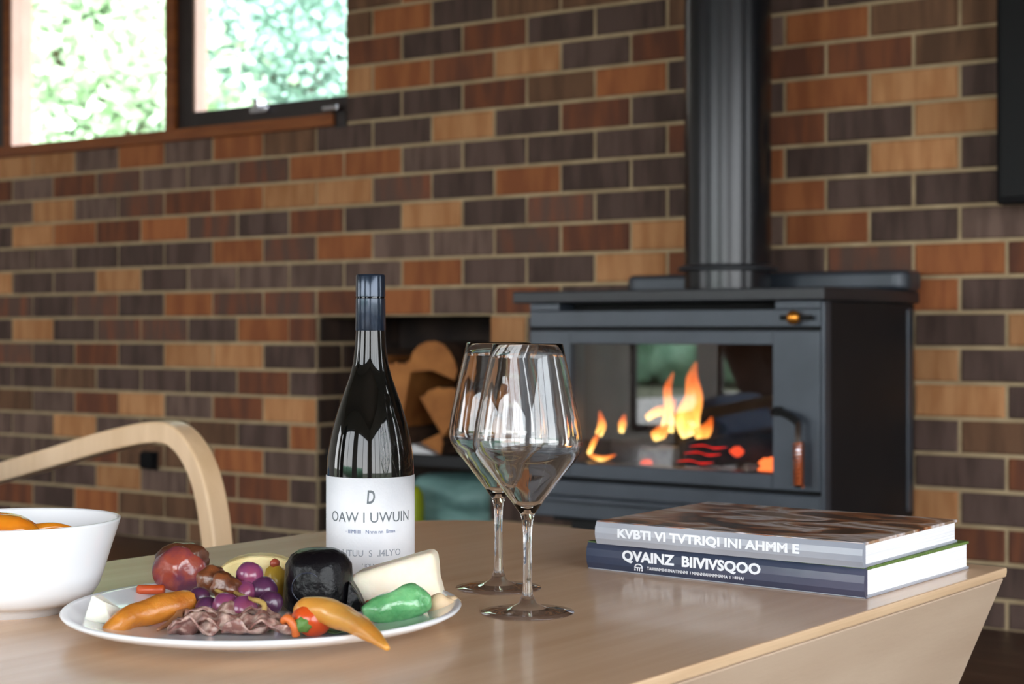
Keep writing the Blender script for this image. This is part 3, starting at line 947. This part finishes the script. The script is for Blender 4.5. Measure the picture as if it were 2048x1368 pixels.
def cover_photo():
    m = mat('cover_photo', (120, 96, 78), .3, coat=.4)
    n, l = m.node_tree.nodes, m.node_tree.links
    p = n['Principled BSDF']
    t = n.new('ShaderNodeTexCoord'); mp = n.new('ShaderNodeMapping'); mp.inputs['Scale'].default_value = (10, 16, 1)
    l.new(t.outputs['Object'], mp.inputs[0])
    nz = n.new('ShaderNodeTexNoise'); nz.inputs['Scale'].default_value = 1.3; nz.inputs['Detail'].default_value = 3; nz.inputs['Distortion'].default_value = .8
    l.new(mp.outputs[0], nz.inputs['Vector'])
    r = n.new('ShaderNodeValToRGB'); l.new(nz.outputs['Fac'], r.inputs[0])
    cols = [(.0, (40, 32, 30)), (.40, (58, 44, 38)), (.46, (150, 88, 48)), (.51, (176, 146, 118)), (.56, (214, 206, 208)), (.62, (140, 116, 96)), (.8, (84, 70, 62))]
    el = r.color_ramp.elements
    el[0].position, el[0].color = cols[0][0], lin(cols[0][1]); el[1].position, el[1].color = cols[-1][0], lin(cols[-1][1])
    for q, c in cols[1:-1]:
        e = el.new(q); e.color = lin(c)
    l.new(r.outputs[0], p.inputs['Base Color'])
    return m
def book(name, label, loc, rz, L, Wd, Th, cov, spine, back):
    b = thing(name, label, 'book', loc, rz)
    ct = .0028
    boxobj('back_cover', (0, .001, 0), (L, Wd, ct), back, b, .0008)
    boxobj('front_cover', (0, .001, Th - ct), (L, Wd, Th), cov, b, .0008)
    bm = bmesh.new()
    prof = [(.0015, 0), (-.0015, Th * .25), (-.0022, Th * .5), (-.0015, Th * .75), (.0015, Th), (.0045, Th), (.0045, 0)]
    A = [bm.verts.new((0, y, z)) for y, z in prof]; B = [bm.verts.new((L, y, z)) for y, z in prof]
    k = len(prof)
    for i in range(k): bm.faces.new((A[i], A[(i + 1) % k], B[(i + 1) % k], B[i]))
    bm.faces.new(A); bm.faces.new(B)
    bobj('spine', bm, spine, b)
    boxobj('page_block', (.0035, .0046, ct), (L - .0012, Wd - .004, Th - ct), M_PAGES, b)
    return b
L1 = onplane(1175, 1137)
b1 = book('coffee_table_book', 'thick navy blue hardback, the lower of the two stacked books', (L1.x, L1.y, TZ), math.radians(-38.0), .299, .232, .0275, M_GREENC, M_NAVY, M_GREYC)
b2 = book('coffee_table_book', 'grey-spined hardback with a photo cover on top of the navy book', (.0823, 1.592, TZ + .0275), math.radians(-36.5), .281, .220, .0225, cover_photo(), M_GREYC, M_GREYC)
spine_text(b1, 'QVAINZ  BIIVIVSQOO', .0135, .043, .0125, -.0024, M_INK, 1.16, off=.0005)
spine_text(b1, 'TAIIIIIINMINI IINAITINNNI  I MINNNIAHMMMIAMA  I  HIINAI', .0042, .072, .0055, -.0024, M_INK, .95, 'subtitle')
# small round-backed emblem beside the subtitle
bm = bmesh.new()
tube(bm, smoothpath([(-.004, 0, -.003), (-.004, 0, .001), (-.002, 0, .003), (.002, 0, .003), (.004, 0, .001), (.004, 0, -.003)], 3), .0006, 6)
tube(bm, [(-.004, 0, .0), (.004, 0, .0)], .0006, 6); tube(bm, [(-.0012, 0, .0), (-.0012, 0, -.003)], .0005, 6); tube(bm, [(.0012, 0, .0), (.0012, 0, -.003)], .0005, 6)
bobj('emblem', bm, M_INK, b1, loc=(.062, -.0022, .0065))
spine_text(b2, 'KVBTI VI TVTRIQI INI AHMM E', .0115, .026, .0085, -.0024, M_INK, 1.26, off=.00045)

# ------------------------------------------------------------------ wine bottle
M_BOTTLE = mat('dark_green_glass', (10, 11, 10), .04, c2=(8, 8, 8), spec=.5)
M_CAPS = mat('black_screw_cap', (34, 48, 66), .2, .5, c2=(30, 43, 60), coat=.4)
M_LABEL = mat('paper_label', (232, 234, 240), .7, c2=(226, 229, 236), scale=40, bump=.1, bscale=400)
M_TXT = mat('label_ink', (110, 118, 124), .6, c2=(96, 104, 112))
bt = onplane(741, 1165)
wb = thing('wine_bottle', 'dark wine bottle with a white paper label and black screw cap', 'bottle', (bt.x, bt.y, TZ))
Rb = .0408
prof = [(0, .004), (.028, .002), (.034, 0), (.0395, .003), (Rb, .010), (Rb, .105), (.0400, .118), (.0375, .135), (.0340, .150), (.0292, .166), (.0240, .181), (.0195, .194), (.0165, .206), (.0148, .220), (.0138, .236), (.0134, .262), (.0134, .286), (0, .2865)]
bm = bmesh.new(); lathe(bm, prof, 72)
bobj('glass_body', bm, M_BOTTLE, wb, smooth=True)
bm = bmesh.new(); lathe(bm, [(.0137, .236), (.0142, .237), (.0139, .266), (.0133, .2665), (.0133, .2678), (.0139, .268), (.0139, .287), (.0132, .2886), (.0, .2889)], 48)
bobj('screw_cap', bm, M_CAPS, wb, smooth=True).modifiers.new('es', 'EDGE_SPLIT')
# label wraps the front of the body
face = math.atan2(-bt.y, -bt.x) + .0
def cyl(x, z, rr): a = face + x / Rb; return (rr * math.cos(a), rr * math.sin(a), z)
bm = bmesh.new()
N = 40
zl0, zl1 = .012, .1015
for rr in (Rb + .0003,):
    lo = [bm.verts.new(cyl((-1 + 2 * i / N) * .066, zl0, rr)) for i in range(N + 1)]
    hi = [bm.verts.new(cyl((-1 + 2 * i / N) * .066, zl1, rr)) for i in range(N + 1)]
for i in range(N): bm.faces.new((lo[i], lo[i + 1], hi[i + 1], hi[i]))
lab = bobj('paper_label', bm, M_LABEL, wb, smooth=True)
md = lab.modifiers.new('th', 'SOLIDIFY'); md.thickness = .0003; md.offset = 1
def lab_text(s, size, z, sx=1.0, m=M_TXT, off=0.0, shear=0.0, dx=0.0):
    me = text_mesh(s, size, .00008, sx, off=off, shear=shear)
    for v in me.vertices:
        x, y = v.co.x + dx, v.co.y + z
        v.co = Vector(cyl(x, y, Rb + .0008 + v.co.z))
    o = mobj('label_lettering', me, m, lab)
lab_text('D', .017, .0785, .6, off=.0004, shear=.12)
lab_text('OAW I UWUIN', .0135, .0610, .90)
lab_text('· IIIMIIIII   Nnnn nn  Bnnn', .0048, .0510, .95, mat('label_ink_blue', (96, 116, 160), .6, c2=(90, 108, 150)))
lab_text("(' JTUU  S  .I4LY'O", .0085, .0300, .9, mat('label_ink_pale', (150, 156, 166), .6, c2=(140, 146, 156)))
lab_text("' IOI N '", .005, .0200, .9, bpy.data.materials['label_ink_pale'])

# ------------------------------------------------------------------ wine glasses
M_CRYSTAL = glass_thin('crystal', (.975, .975, .985), 2.4)
M_STEM = bpy.data.materials.new('crystal_stem'); M_STEM.use_nodes = True
p = M_STEM.node_tree.nodes['Principled BSDF']
p.inputs['Base Color'].default_value = (1, 1, 1, 1); p.inputs['Roughness'].default_value = 0.0
p.inputs['Transmission Weight'].default_value = 1.0; p.inputs['IOR'].default_value = 1.45
M_FOOT = glass_thin('crystal_foot', (.95, .94, .97), 2.6)
outer = [(.0062, .083), (.0125, .092), (.0215, .104), (.0315, .117), (.0400, .127), (.0442, .134), (.0458, .141), (.0452, .149), (.0432, .162), (.0400, .178), (.0362, .196), (.0322, .213), (.0297, .2245)]
def bowl_profile():
    th = .0011
    pts = list(outer)
    inner = [(max(0, r - th), z + (th if z < .13 else 0)) for r, z in outer]
    return pts + [(pts[-1][0] - th / 2, .2252)] + list(reversed(inner)) + [(0, .0885)]
def wine_glass(label, px, py):
    c = onplane(px, py)
    g = thing('wine_glass', label, 'glass', (c.x, c.y, TZ), group='stemmed wine glasses on the table')
    return g
fine = []
bp = bowl_profile()
bm = bmesh.new()
foot = [(0, .0016), (.034, .0009), (.0385, .0003), (.0392, .0008), (.0392, .0014), (.030, .0024), (.016, .0046), (.0075, .0085), (.0046, .016), (.0037, .030), (.0034, .050), (.0036, .066), (.0046, .077), (.0062, .083)]
lathe(bm, foot + bp[1:], 72)
me_g = None
g1_ = wine_glass('nearer of the two empty stemmed wine glasses', 1055, 1226)
for f in bm.faces:
    z = f.calc_center_median().z
    f.material_index = 2 if z < .006 else (1 if z < .084 else 0)
ob = bobj('bowl_and_stem', bm, [M_STEM, M_STEM, M_FOOT], g1_, smooth=True)
g2_ = wine_glass('farther empty stemmed wine glass, left of the nearer one', 997, 1177)
c = ob.copy(); link(c, g2_)

# ------------------------------------------------------------------ bowl with orange peppers
bc = onplane(30, 1222)
bw = thing('serving_bowl', 'deep white ceramic bowl at the left edge of the table', 'bowl', (bc.x, bc.y, TZ))
bm = bmesh.new()
lathe(bm, [(0, .004), (.036, .004), (.038, 0), (.043, 0), (.044, .006), (.054, .008), (.064, .013), (.0695, .022), (.0735, .034), (.0795, .054), (.0865, .0755), (.0868, .0775), (.0850, .0778), (.0830, .076), (.0762, .054), (.0695, .034), (.062, .020), (.03, .012), (0, .011)], 80)
bobj('vessel', bm, M_WHITE, bw, smooth=True)
M_ORG = mat('orange_pepper_skin', (226, 138, 28), .18, c2=(206, 106, 20), scale=30, coat=.6, sss=.1)
def pepper(name, label, pts, rad, m, cat='vegetable', group=None, seg=16, wob=.12, stem=None, flat=1.0):
    bm = bmesh.new()
    P = smoothpath(pts, 6)
    tube(bm, P, interp(rad, len(P)), seg, wob=wob, flat=flat)
    o = bobj(name, bm, m, smooth=True)
    tag(o, label, cat, group)
    if stem:
        bm = bmesh.new(); S_ = smoothpath(stem, 4); tube(bm, S_, interp([.0028, .0016, .0012], len(S_)), 8)
        bobj('stem', bm, mat('stem_tan', (196, 160, 96), .6), o, smooth=True)
    return o
bz = TZ + .066
def BP(x, y, z=0.0): return (bc.x + x, bc.y + y, bz + z)
pepper('orange_pepper', 'glossy orange pepper with a thin tail lying in the white bowl', [BP(-.05, -.03, 0), BP(-.02, -.03, .004), BP(.012, -.03, .003), BP(.030, -.026, -.001)], [.012, .0165, .0155, .003], M_ORG, group='orange peppers in the bowl')
pepper('orange_pepper', 'thin curled orange pepper end against the right side of the bowl', [BP(.020, -.024, .004), BP(.036, -.014, .006), BP(.052, -.008, .002), BP(.066, -.012, -.003)], [.006, .0042, .0032, .001], M_ORG, group='orange peppers in the bowl')
pepper('orange_pepper', 'second glossy orange pepper half hidden at the left of the bowl', [BP(-.07, .0, -.002), BP(-.035, .006, .004), BP(.0, .012, 0), BP(.018, .014, -.004)], [.008, .015, .013, .004], M_ORG, group='orange peppers in the bowl')
bm = bmesh.new()
lathe(bm, [(0, .050), (.070, .050), (.074, .046), (.06, .03), (.03, .016), (0, .0125)], 40)
o = bobj('broth', bm, mat('brown_broth', (150, 92, 40), .15, c2=(120, 70, 30), scale=30, coat=.5), smooth=True, loc=(bc.x, bc.y, TZ)); tag(o, 'brown broth filling the white bowl below the peppers', 'food')

# ------------------------------------------------------------------ plate and food
PC = Vector((-.1965, 1.288, TZ))
bm = bmesh.new()
lathe(bm, [(0, .003), (.085, .003), (.088, 0), (.093, 0), (.096, .003), (.125, .007), (.148, .0125), (.1555, .0165), (.1565, .0185), (.155, .0198), (.150, .0188), (.132, .0125), (.112, .0085), (.06, .0075), (0, .0075)], 96)
o = bobj('plate', bm, M_WHITE, smooth=True, loc=PC); tag(o, 'round white ceramic plate holding the cheese and fruit', 'plate')
PZ = .0078

def food(o, label, cat='food', group=None): return tag(o, label, cat, group)
def at(px, py, dz=PZ): return onplane(px, py, dz)

# red-brown glossy fruit
M_FIG = mat('red_glossy_flesh', (160, 74, 58), .2, c2=(112, 54, 78), scale=45, lo=.42, hi=.6, coat=.6, sss=.25, bump=.3, bscale=60)
c = at(360, 1190)
t = thing('fig', 'round glossy red-brown fruit at the back left of the plate', 'fruit', c)
bm = bmesh.new(); blob(bm, (.0225, .022, .0222), (0, 0, .021), .12, 1.6, 3, 4)
bobj('flesh', bm, M_FIG, t, smooth=True)
bm = bmesh.new(); blob(bm, (.0232, .0205, .0150), (.001, .006, .0300), .14, 2.2, 5, 4)
bobj('skin', bm, mat('brown_fruit_skin', (104, 58, 34), .35, c2=(70, 38, 26), scale=40, coat=.3, bump=.4, bscale=90), t, smooth=True)
# hard yellow cheese behind
c = at(520, 1192)
bm = bmesh.new()
prof = []
for i in range(13):
    a = PI * i / 12
    prof.append((.039 * math.cos(a), .012 + .024 * math.sin(a) ** .8))
A = [bm.verts.new((x, -.012, z)) for x, z in prof] + [bm.verts.new((-.039, -.012, 0)), bm.verts.new((.039, -.012, 0))]
B = [bm.verts.new((x * .95, .014, z)) for x, z in prof] + [bm.verts.new((-.037, .014, 0)), bm.verts.new((.037, .014, 0))]
k = len(A)
for i in range(k): bm.faces.new((A[i], A[(i + 1) % k], B[(i + 1) % k], B[i]))
bm.faces.new(A); bm.faces.new(B)
o = bobj('cheese_wedge', bm, mat('yellow_cheese', (232, 214, 160), .6, c2=(222, 196, 132), scale=40, sss=.2, bump=.5, bscale=120), bevel=.003, loc=c, rot=(0, 0, .1)); food(o, 'pale yellow half-round cheese at the back of the plate behind the grapes', 'cheese')
# yellow pickle piece with a red tip
c = at(552, 1205)
t = thing('yellow_pepper', 'small yellow pepper with a red tip left of the black cheese', 'vegetable', c)
bm = bmesh.new(); blob(bm, (.011, .011, .017), (0, 0, .015), .2, 2, 2, 3); bobj('flesh', bm, mat('yellow_flesh', (206, 170, 62), .4, c2=(190, 150, 46), coat=.3), t, smooth=True)
bm = bmesh.new(); blob(bm, (.0045, .0045, .004), (-.001, 0, .033), .2, 2, 2, 2); bobj('tip', bm, mat('red_tip', (164, 74, 52), .4), t, smooth=True)
# black waxed cheese
c = at(637, 1218)
t = thing('waxed_cheese', 'black waxed cheese truckle in the middle of the plate', 'cheese', c)
bm = bmesh.new()
lathe(bm, [(0, 0), (.024, 0), (.0285, .003), (.0292, .010), (.0285, .024), (.0265, .037), (.0225, .045), (.016, .0488), (.008, .050), (0, .0503)], 48)
for v in bm.verts:
    k = 1 + .05 * noise.noise(v.co * 70)
    v.co.x *= k; v.co.y *= k
bobj('wax_coat', bm, mat('black_wax', (13, 11, 15), .3, c2=(9, 8, 11), spec=.2, bump=.8, bscale=50), t, smooth=True)
bm = bmesh.new()
q = [(.012 * math.cos(a / 20 * 2 * PI) - .006, -.0283 + .0012 * math.cos(a / 20 * 2 * PI), .022 + .012 * math.sin(a / 20 * 2 * PI)) for a in range(21)]
tube(bm, q, .0005, 6, cap=False); 
o = bobj('embossed_ring', bm, mat('wax_relief', (30, 34, 52), .3, coat=.4), t, smooth=True)
bm = bmesh.new(); hexa(bm, [(.024, -.02, 0), (.040, -.016, 0), (.040, .008, 0), (.024, .012, 0), (.026, -.017, .026), (.034, -.013, .014), (.034, .006, .014), (.026, .009, .026)])
bobj('wax_flap', bm, bpy.data.materials['black_wax'], t, bevel=.003)
# white brie wedge
c = at(797, 1212)
bm = bmesh.new()
hexa(bm, [(-.042, -.010, 0), (.036, -.014, .002), (.040, .020, .002), (-.036, .022, 0), (-.041, -.008, .026), (.029, -.011, .046), (.032, .020, .047), (-.035, .020, .028)])
bmesh.ops.subdivide_edges(bm, edges=bm.edges, cuts=3, use_grid_fill=True)
for v in bm.verts:
    v.co += Vector((noise.noise(v.co * 60), noise.noise(v.co * 60 + Vector((5, 0, 0))), noise.noise(v.co * 60 + Vector((0, 7, 0))))) * .0012
o = bobj('brie_wedge', bm, mat('white_cheese', (240, 230, 212), .6, c2=(232, 220, 196), scale=30, sss=.3, bump=.3, bscale=90), bevel=.006, seg=3, loc=c, rot=(0, 0, .04), smooth=True); food(o, 'white wedge of soft cheese in front of the bottle', 'cheese')
# red strips under it
for (x0, y0, x1, y1, lb) in ((735, 1222, 790, 1216, 'red pepper strip at the foot of the white cheese, left piece'), (790, 1214, 826, 1208, 'red pepper strip at the foot of the white cheese, right piece')):
    a, b = at(x0, y0), at(x1, y1)
    bm = bmesh.new(); tube(bm, smoothpath([a + Vector((0, 0, .005)), (a + b) / 2 + Vector((0, -.002, .008)), b + Vector((0, 0, .008))], 4), .0045, 8, flat=.8)
    o = bobj('red_pepper_strip', bm, mat('red_strip', (188, 78, 40), .35, c2=(160, 60, 34), coat=.4), smooth=True); food(o, lb, 'vegetable', 'red pepper strips under the cheese')
# green pickled leaf parcel
M_GREEN = mat('green_pickle_skin', (122, 190, 130), .18, c2=(74, 146, 88), scale=40, lo=.35, hi=.65, coat=.7, sss=.2, bump=.8, bscale=80)
a, b = at(725, 1246), at(858, 1236)
t = pepper('green_pepper', 'glossy green pickled pepper at the right front of the plate', [a + Vector((0, 0, .008)), a.lerp(b, .3) + Vector((0, -.002, .011)), a.lerp(b, .7) + Vector((0, 0, .0125)), b + Vector((0, 0, .014))], [.005, .010, .0125, .0135, .006], M_GREEN, wob=.4)
# beige nut
c = at(880, 1232)
bm = bmesh.new(); blob(bm, (.011, .008, .010), (0, 0, .008), .2, 2, 8, 3)
o = bobj('macadamia_nut', bm, mat('beige_nut', (222, 196, 160), .5, c2=(206, 176, 140), scale=40), smooth=True, loc=c); food(o, 'beige nut at the right rim of the plate', 'nut')
bm = bmesh.new(); blob(bm, (.008, .006, .006), (0, 0, .006), .25, 2, 9, 3)
o = bobj('macadamia_nut', bm, bpy.data.materials['beige_nut'], smooth=True, loc=at(900, 1221, .010)); food(o, 'smaller beige nut touching the plate rim beside the larger nut', 'nut')
# feta cube
c = at(207, 1243, .011)
bm = bmesh.new()
hexa(bm, [(-.0145, -.008, 0), (.010, -.010, 0), (.0155, .010, 0), (-.010, .012, 0), (-.0085, -.003, .021), (.001, -.004, .016), (.013, .008, .008), (-.005, .010, .020)])
o = bobj('feta_cube', bm, mat('feta_white', (240, 238, 228), .6, c2=(232, 230, 216), scale=40, sss=.2, bump=.4, bscale=100), bevel=.0015, loc=c); food(o, 'small white cheese cube at the left of the plate', 'cheese')
# orange-brown tapering wedge
M_AMBER = mat('orange_brown_paste', (206, 132, 44), .4, c2=(176, 102, 34), scale=34, lo=.35, hi=.65, coat=.3, sss=.15, bump=.6, bscale=90)
bm = bmesh.new()
P = smoothpath([Vector(((px - 1024) / FPX * Y, Y, H - (py - 660) / FPX * Y)) for px, py, Y in ((206, 1268, 1.228), (232, 1250, 1.235), (265, 1232, 1.25), (320, 1218, 1.265), (368, 1205, 1.28), (380, 1202, 1.284))], 6)
tube(bm, P, interp([.003, .0078, .0102, .0108, .0102, .0092], len(P)), 8, wob=.28, flat=1.0)
o = bobj('dried_mango_slice', bm, M_AMBER, smooth=True); food(o, 'long orange-brown tapering dried fruit piece at the plate left', 'fruit')
# small red-orange slice
c = at(302, 1204)
bm = bmesh.new()
tube(bm, [(-.0115, 0, .006), (-.010, 0, .006), (.010, 0, .006), (.0115, 0, .006)], [.0035, .0045, .0045, .0035], 12, flat=.9)
o = bobj('carrot_slice', bm, mat('red_orange_slice', (204, 84, 30), .4, c2=(184, 66, 26), scale=30, coat=.2), smooth=True, loc=c + Vector((0, 0, .0045))); food(o, 'small red-orange slice beside the round red-brown fruit', 'vegetable')
# grapes
M_GRAPE = mat('purple_grape_skin', (104, 52, 98), .25, c2=(136, 62, 92), scale=45, coat=.4, sss=.2)
M_GRAPED = mat('dark_grape_skin', (66, 34, 66), .3, c2=(84, 40, 74), scale=45, coat=.4, sss=.1)
M_GRAPEB = mat('brown_grape_skin', (128, 72, 38), .3, c2=(84, 46, 30), scale=70, coat=.5, sss=.1, bump=.5, bscale=110)
GR = [(499, 1150, 1.325, .0112, M_GRAPE, 'topmost purple grape, standing above the rest'),
      (527, 1180, 1.32, .0112, M_GRAPED, 'dark purple grape just below right of the topmost one'),
      (488, 1186, 1.315, .0105, M_GRAPE, 'purple grape directly below the topmost one'),
      (452, 1212, 1.27, .0108, M_GRAPE, 'purple grape at the front centre of the grape cluster'),
      (488, 1218, 1.265, .0108, M_GRAPE, 'purple grape right of the front centre grape'),
      (415, 1218, 1.275, .0100, M_GRAPED, 'dark grape at the left foot of the grape cluster'),
      (541, 1206, 1.30, .0100, M_GRAPED, 'dark grape touching the black cheese'),
      (426, 1160, 1.325, .0120, M_GRAPEB, 'brown shrivelled grape next to the round red-brown fruit'),
      (452, 1175, 1.31, .0115, M_GRAPEB, 'brown shrivelled grape in the middle of the cluster'),
      (398, 1196, 1.30, .0090, M_GRAPED, 'dark grape under the round red-brown fruit')]
for (px, py, Y, r, m, lb) in GR:
    p = Vector(((px - 1024) / FPX * Y, Y, H - (py - 660) / FPX * Y))
    bm = bmesh.new(); blob(bm, (r * 1.02, r, r * .98), (0, 0, 0), .06 if m is not M_GRAPEB else .35, 1.8, px, 3)
    o = bobj('grape', bm, m, smooth=True, loc=p); food(o, lb, 'fruit', 'grapes on the plate')
bm = bmesh.new()
def pw(px, py, Y): return Vector(((px - 1024) / FPX * Y, Y, H - (py - 660) / FPX * Y))
tube(bm, smoothpath([pw(508, 1200, 1.25), pw(520, 1203, 1.245), pw(529, 1212, 1.24), pw(524, 1238, 1.235), pw(520, 1250, 1.232)], 5), .0021, 8)
tube(bm, smoothpath([pw(432, 1180, 1.30), pw(452, 1190, 1.29), pw(462, 1200, 1.285)], 4), .0016, 6)
tube(bm, smoothpath([pw(440, 1168, 1.315), pw(470, 1185, 1.30), pw(508, 1200, 1.25)], 4), .0015, 6)
o = bobj('grape_stalk', bm, mat('grape_stalk', (190, 158, 90), .6, c2=(150, 120, 60), scale=60), smooth=True); food(o, 'thin tan grape stalk curling down in front of the grapes', 'stalk')
# cured meat: ruffled thin slices
M_MEAT = mat('cured_meat', (130, 88, 80), .4, c2=(206, 176, 164), scale=110, stretch=(1, 3, 1), lo=.42, hi=.66, coat=.3, sss=.15)
MT = [(395, 1268, .044, .25), (450, 1266, .046, -.2), (505, 1268, .046, .25), (548, 1272, .034, -.2), (425, 1250, .044, -.3), (490, 1250, .044, .2)]
lbs = ['leftmost ruffled slice of cured meat at the plate front', 'ruffled cured meat slice second from the left', 'ruffled cured meat slice in the middle front', 'rightmost cured meat slice, next to the red pepper', 'cured meat slice tucked in behind, left, below the grapes', 'cured meat slice tucked in behind, right, below the grape stalk']
for i, ((px, py, L, rz), lb) in enumerate(zip(MT, lbs)):
    bm = bmesh.new()
    rows = []
    nx, ny = 22, 12
    for a in range(nx + 1):
        row = []
        for b in range(ny + 1):
            x = (a / nx - .5) * L; y = (b / ny - .5) * .026
            z = .0085 + .012 * noise.noise(Vector((x * 48 + i * 3, y * 150, i * 1.7))) + .007 * noise.noise(Vector((x * 110, y * 220, i * 5.1)))
            env = 1 - .5 * (2 * a / nx - 1) ** 4
            row.append(bm.verts.new((x, y * env, max(.0008, z * env))))
        rows.append(row)
    for a in range(nx):
        for b in range(ny): bm.faces.new((rows[a][b], rows[a + 1][b], rows[a + 1][b + 1], rows[a][b + 1]))
    o = bobj('cured_meat_slice', bm, M_MEAT, smooth=True, loc=at(px, py) + Vector((0, 0, .0005 * i)), rot=(0, 0, rz))
    md = o.modifiers.new('th', 'SOLIDIFY'); md.thickness = .0014
    food(o, lb, 'meat', 'cured meat slices on the plate')
bm = bmesh.new()
tube(bm, smoothpath([at(315, 1268) + Vector((0, 0, .003)), at(345, 1258) + Vector((0, 0, .006)), at(372, 1240) + Vector((0, 0, .010)), at(388, 1228) + Vector((0, 0, .013))], 5), interp([.001, .003, .0045, .003], 16), 8, wob=.3)
o = bobj('cured_meat_strip', bm, mat('meat_strip', (176, 122, 84), .4, c2=(150, 98, 72), scale=60, coat=.3), smooth=True); food(o, 'thin tapering tan meat strip left of the ruffled slices', 'meat')
# green leaves by the black cheese
for i, (px, py, rz, lb) in enumerate(((560, 1246, .2, 'dark green leaf under the left of the black cheese'), (680, 1268, -.2, 'dark green leaf beneath the yellow pepper'))):
    bm = bmesh.new()
    rows = []
    for a in range(11):
        t_ = a / 10
        w_ = .010 * math.sin(PI * min(1, t_ * .95 + .05)) + .0008
        rows.append([bm.verts.new(((t_ - .5) * .045, s * w_, .003 + .002 * math.sin(a) + (.0016 if s else 0))) for s in (-1, 0, 1)])
    for a in range(10):
        for b in range(2): bm.faces.new((rows[a][b], rows[a + 1][b], rows[a + 1][b + 1], rows[a][b + 1]))
    o = bobj('green_leaf', bm, mat('dark_leaf_%s' % 'ab'[i], (66, 92, 48), .4, c2=(44, 66, 34), scale=60), smooth=True, loc=at(px, py), rot=(0, 0, rz))
    o.modifiers.new('th', 'SOLIDIFY').thickness = .0008; food(o, lb, 'leaf')
# red-orange stuffed pepper
c = at(612, 1272)
t = thing('stuffed_pepper', 'small red-orange pepper with green filling under the yellow pepper', 'vegetable', c)
bm = bmesh.new(); blob(bm, (.0155, .012, .0125), (.004, 0, .012), .12, 2, 3, 3); bobj('flesh', bm, mat('orange_red_flesh', (214, 84, 26), .3, c2=(196, 66, 24), coat=.5), t, smooth=True)
bm = bmesh.new(); blob(bm, (.0065, .004, .0058), (-.001, -.0095, .010), .3, 2, 5, 3); bobj('filling', bm, mat('green_filling', (92, 132, 62), .5), t, smooth=True)
bm = bmesh.new(); tube(bm, smoothpath([(-.016, -.006, .012), (-.012, -.010, .015), (-.007, -.011, .008), (-.006, -.010, .002)], 4), .0032, 8); bobj('peeled_edge', bm, mat('orange_edge', (214, 110, 50), .4), t, smooth=True)
# yellow tapered pepper hanging over the rim
M_YEL = mat('yellow_orange_skin', (218, 158, 72), .35, c2=(204, 138, 54), scale=26, coat=.3, sss=.15)
pepper('yellow_pepper', 'long tapered yellow-orange pepper hanging over the plate rim', [pw(592, 1228, 1.225), pw(612, 1219, 1.222), pw(650, 1222, 1.212), pw(695, 1240, 1.185), pw(735, 1262, 1.145), pw(775, 1297, 1.108)], [.004, .0098, .0102, .0088, .0068, .0018], M_YEL, wob=.15)

bpy.context.view_layer.update()
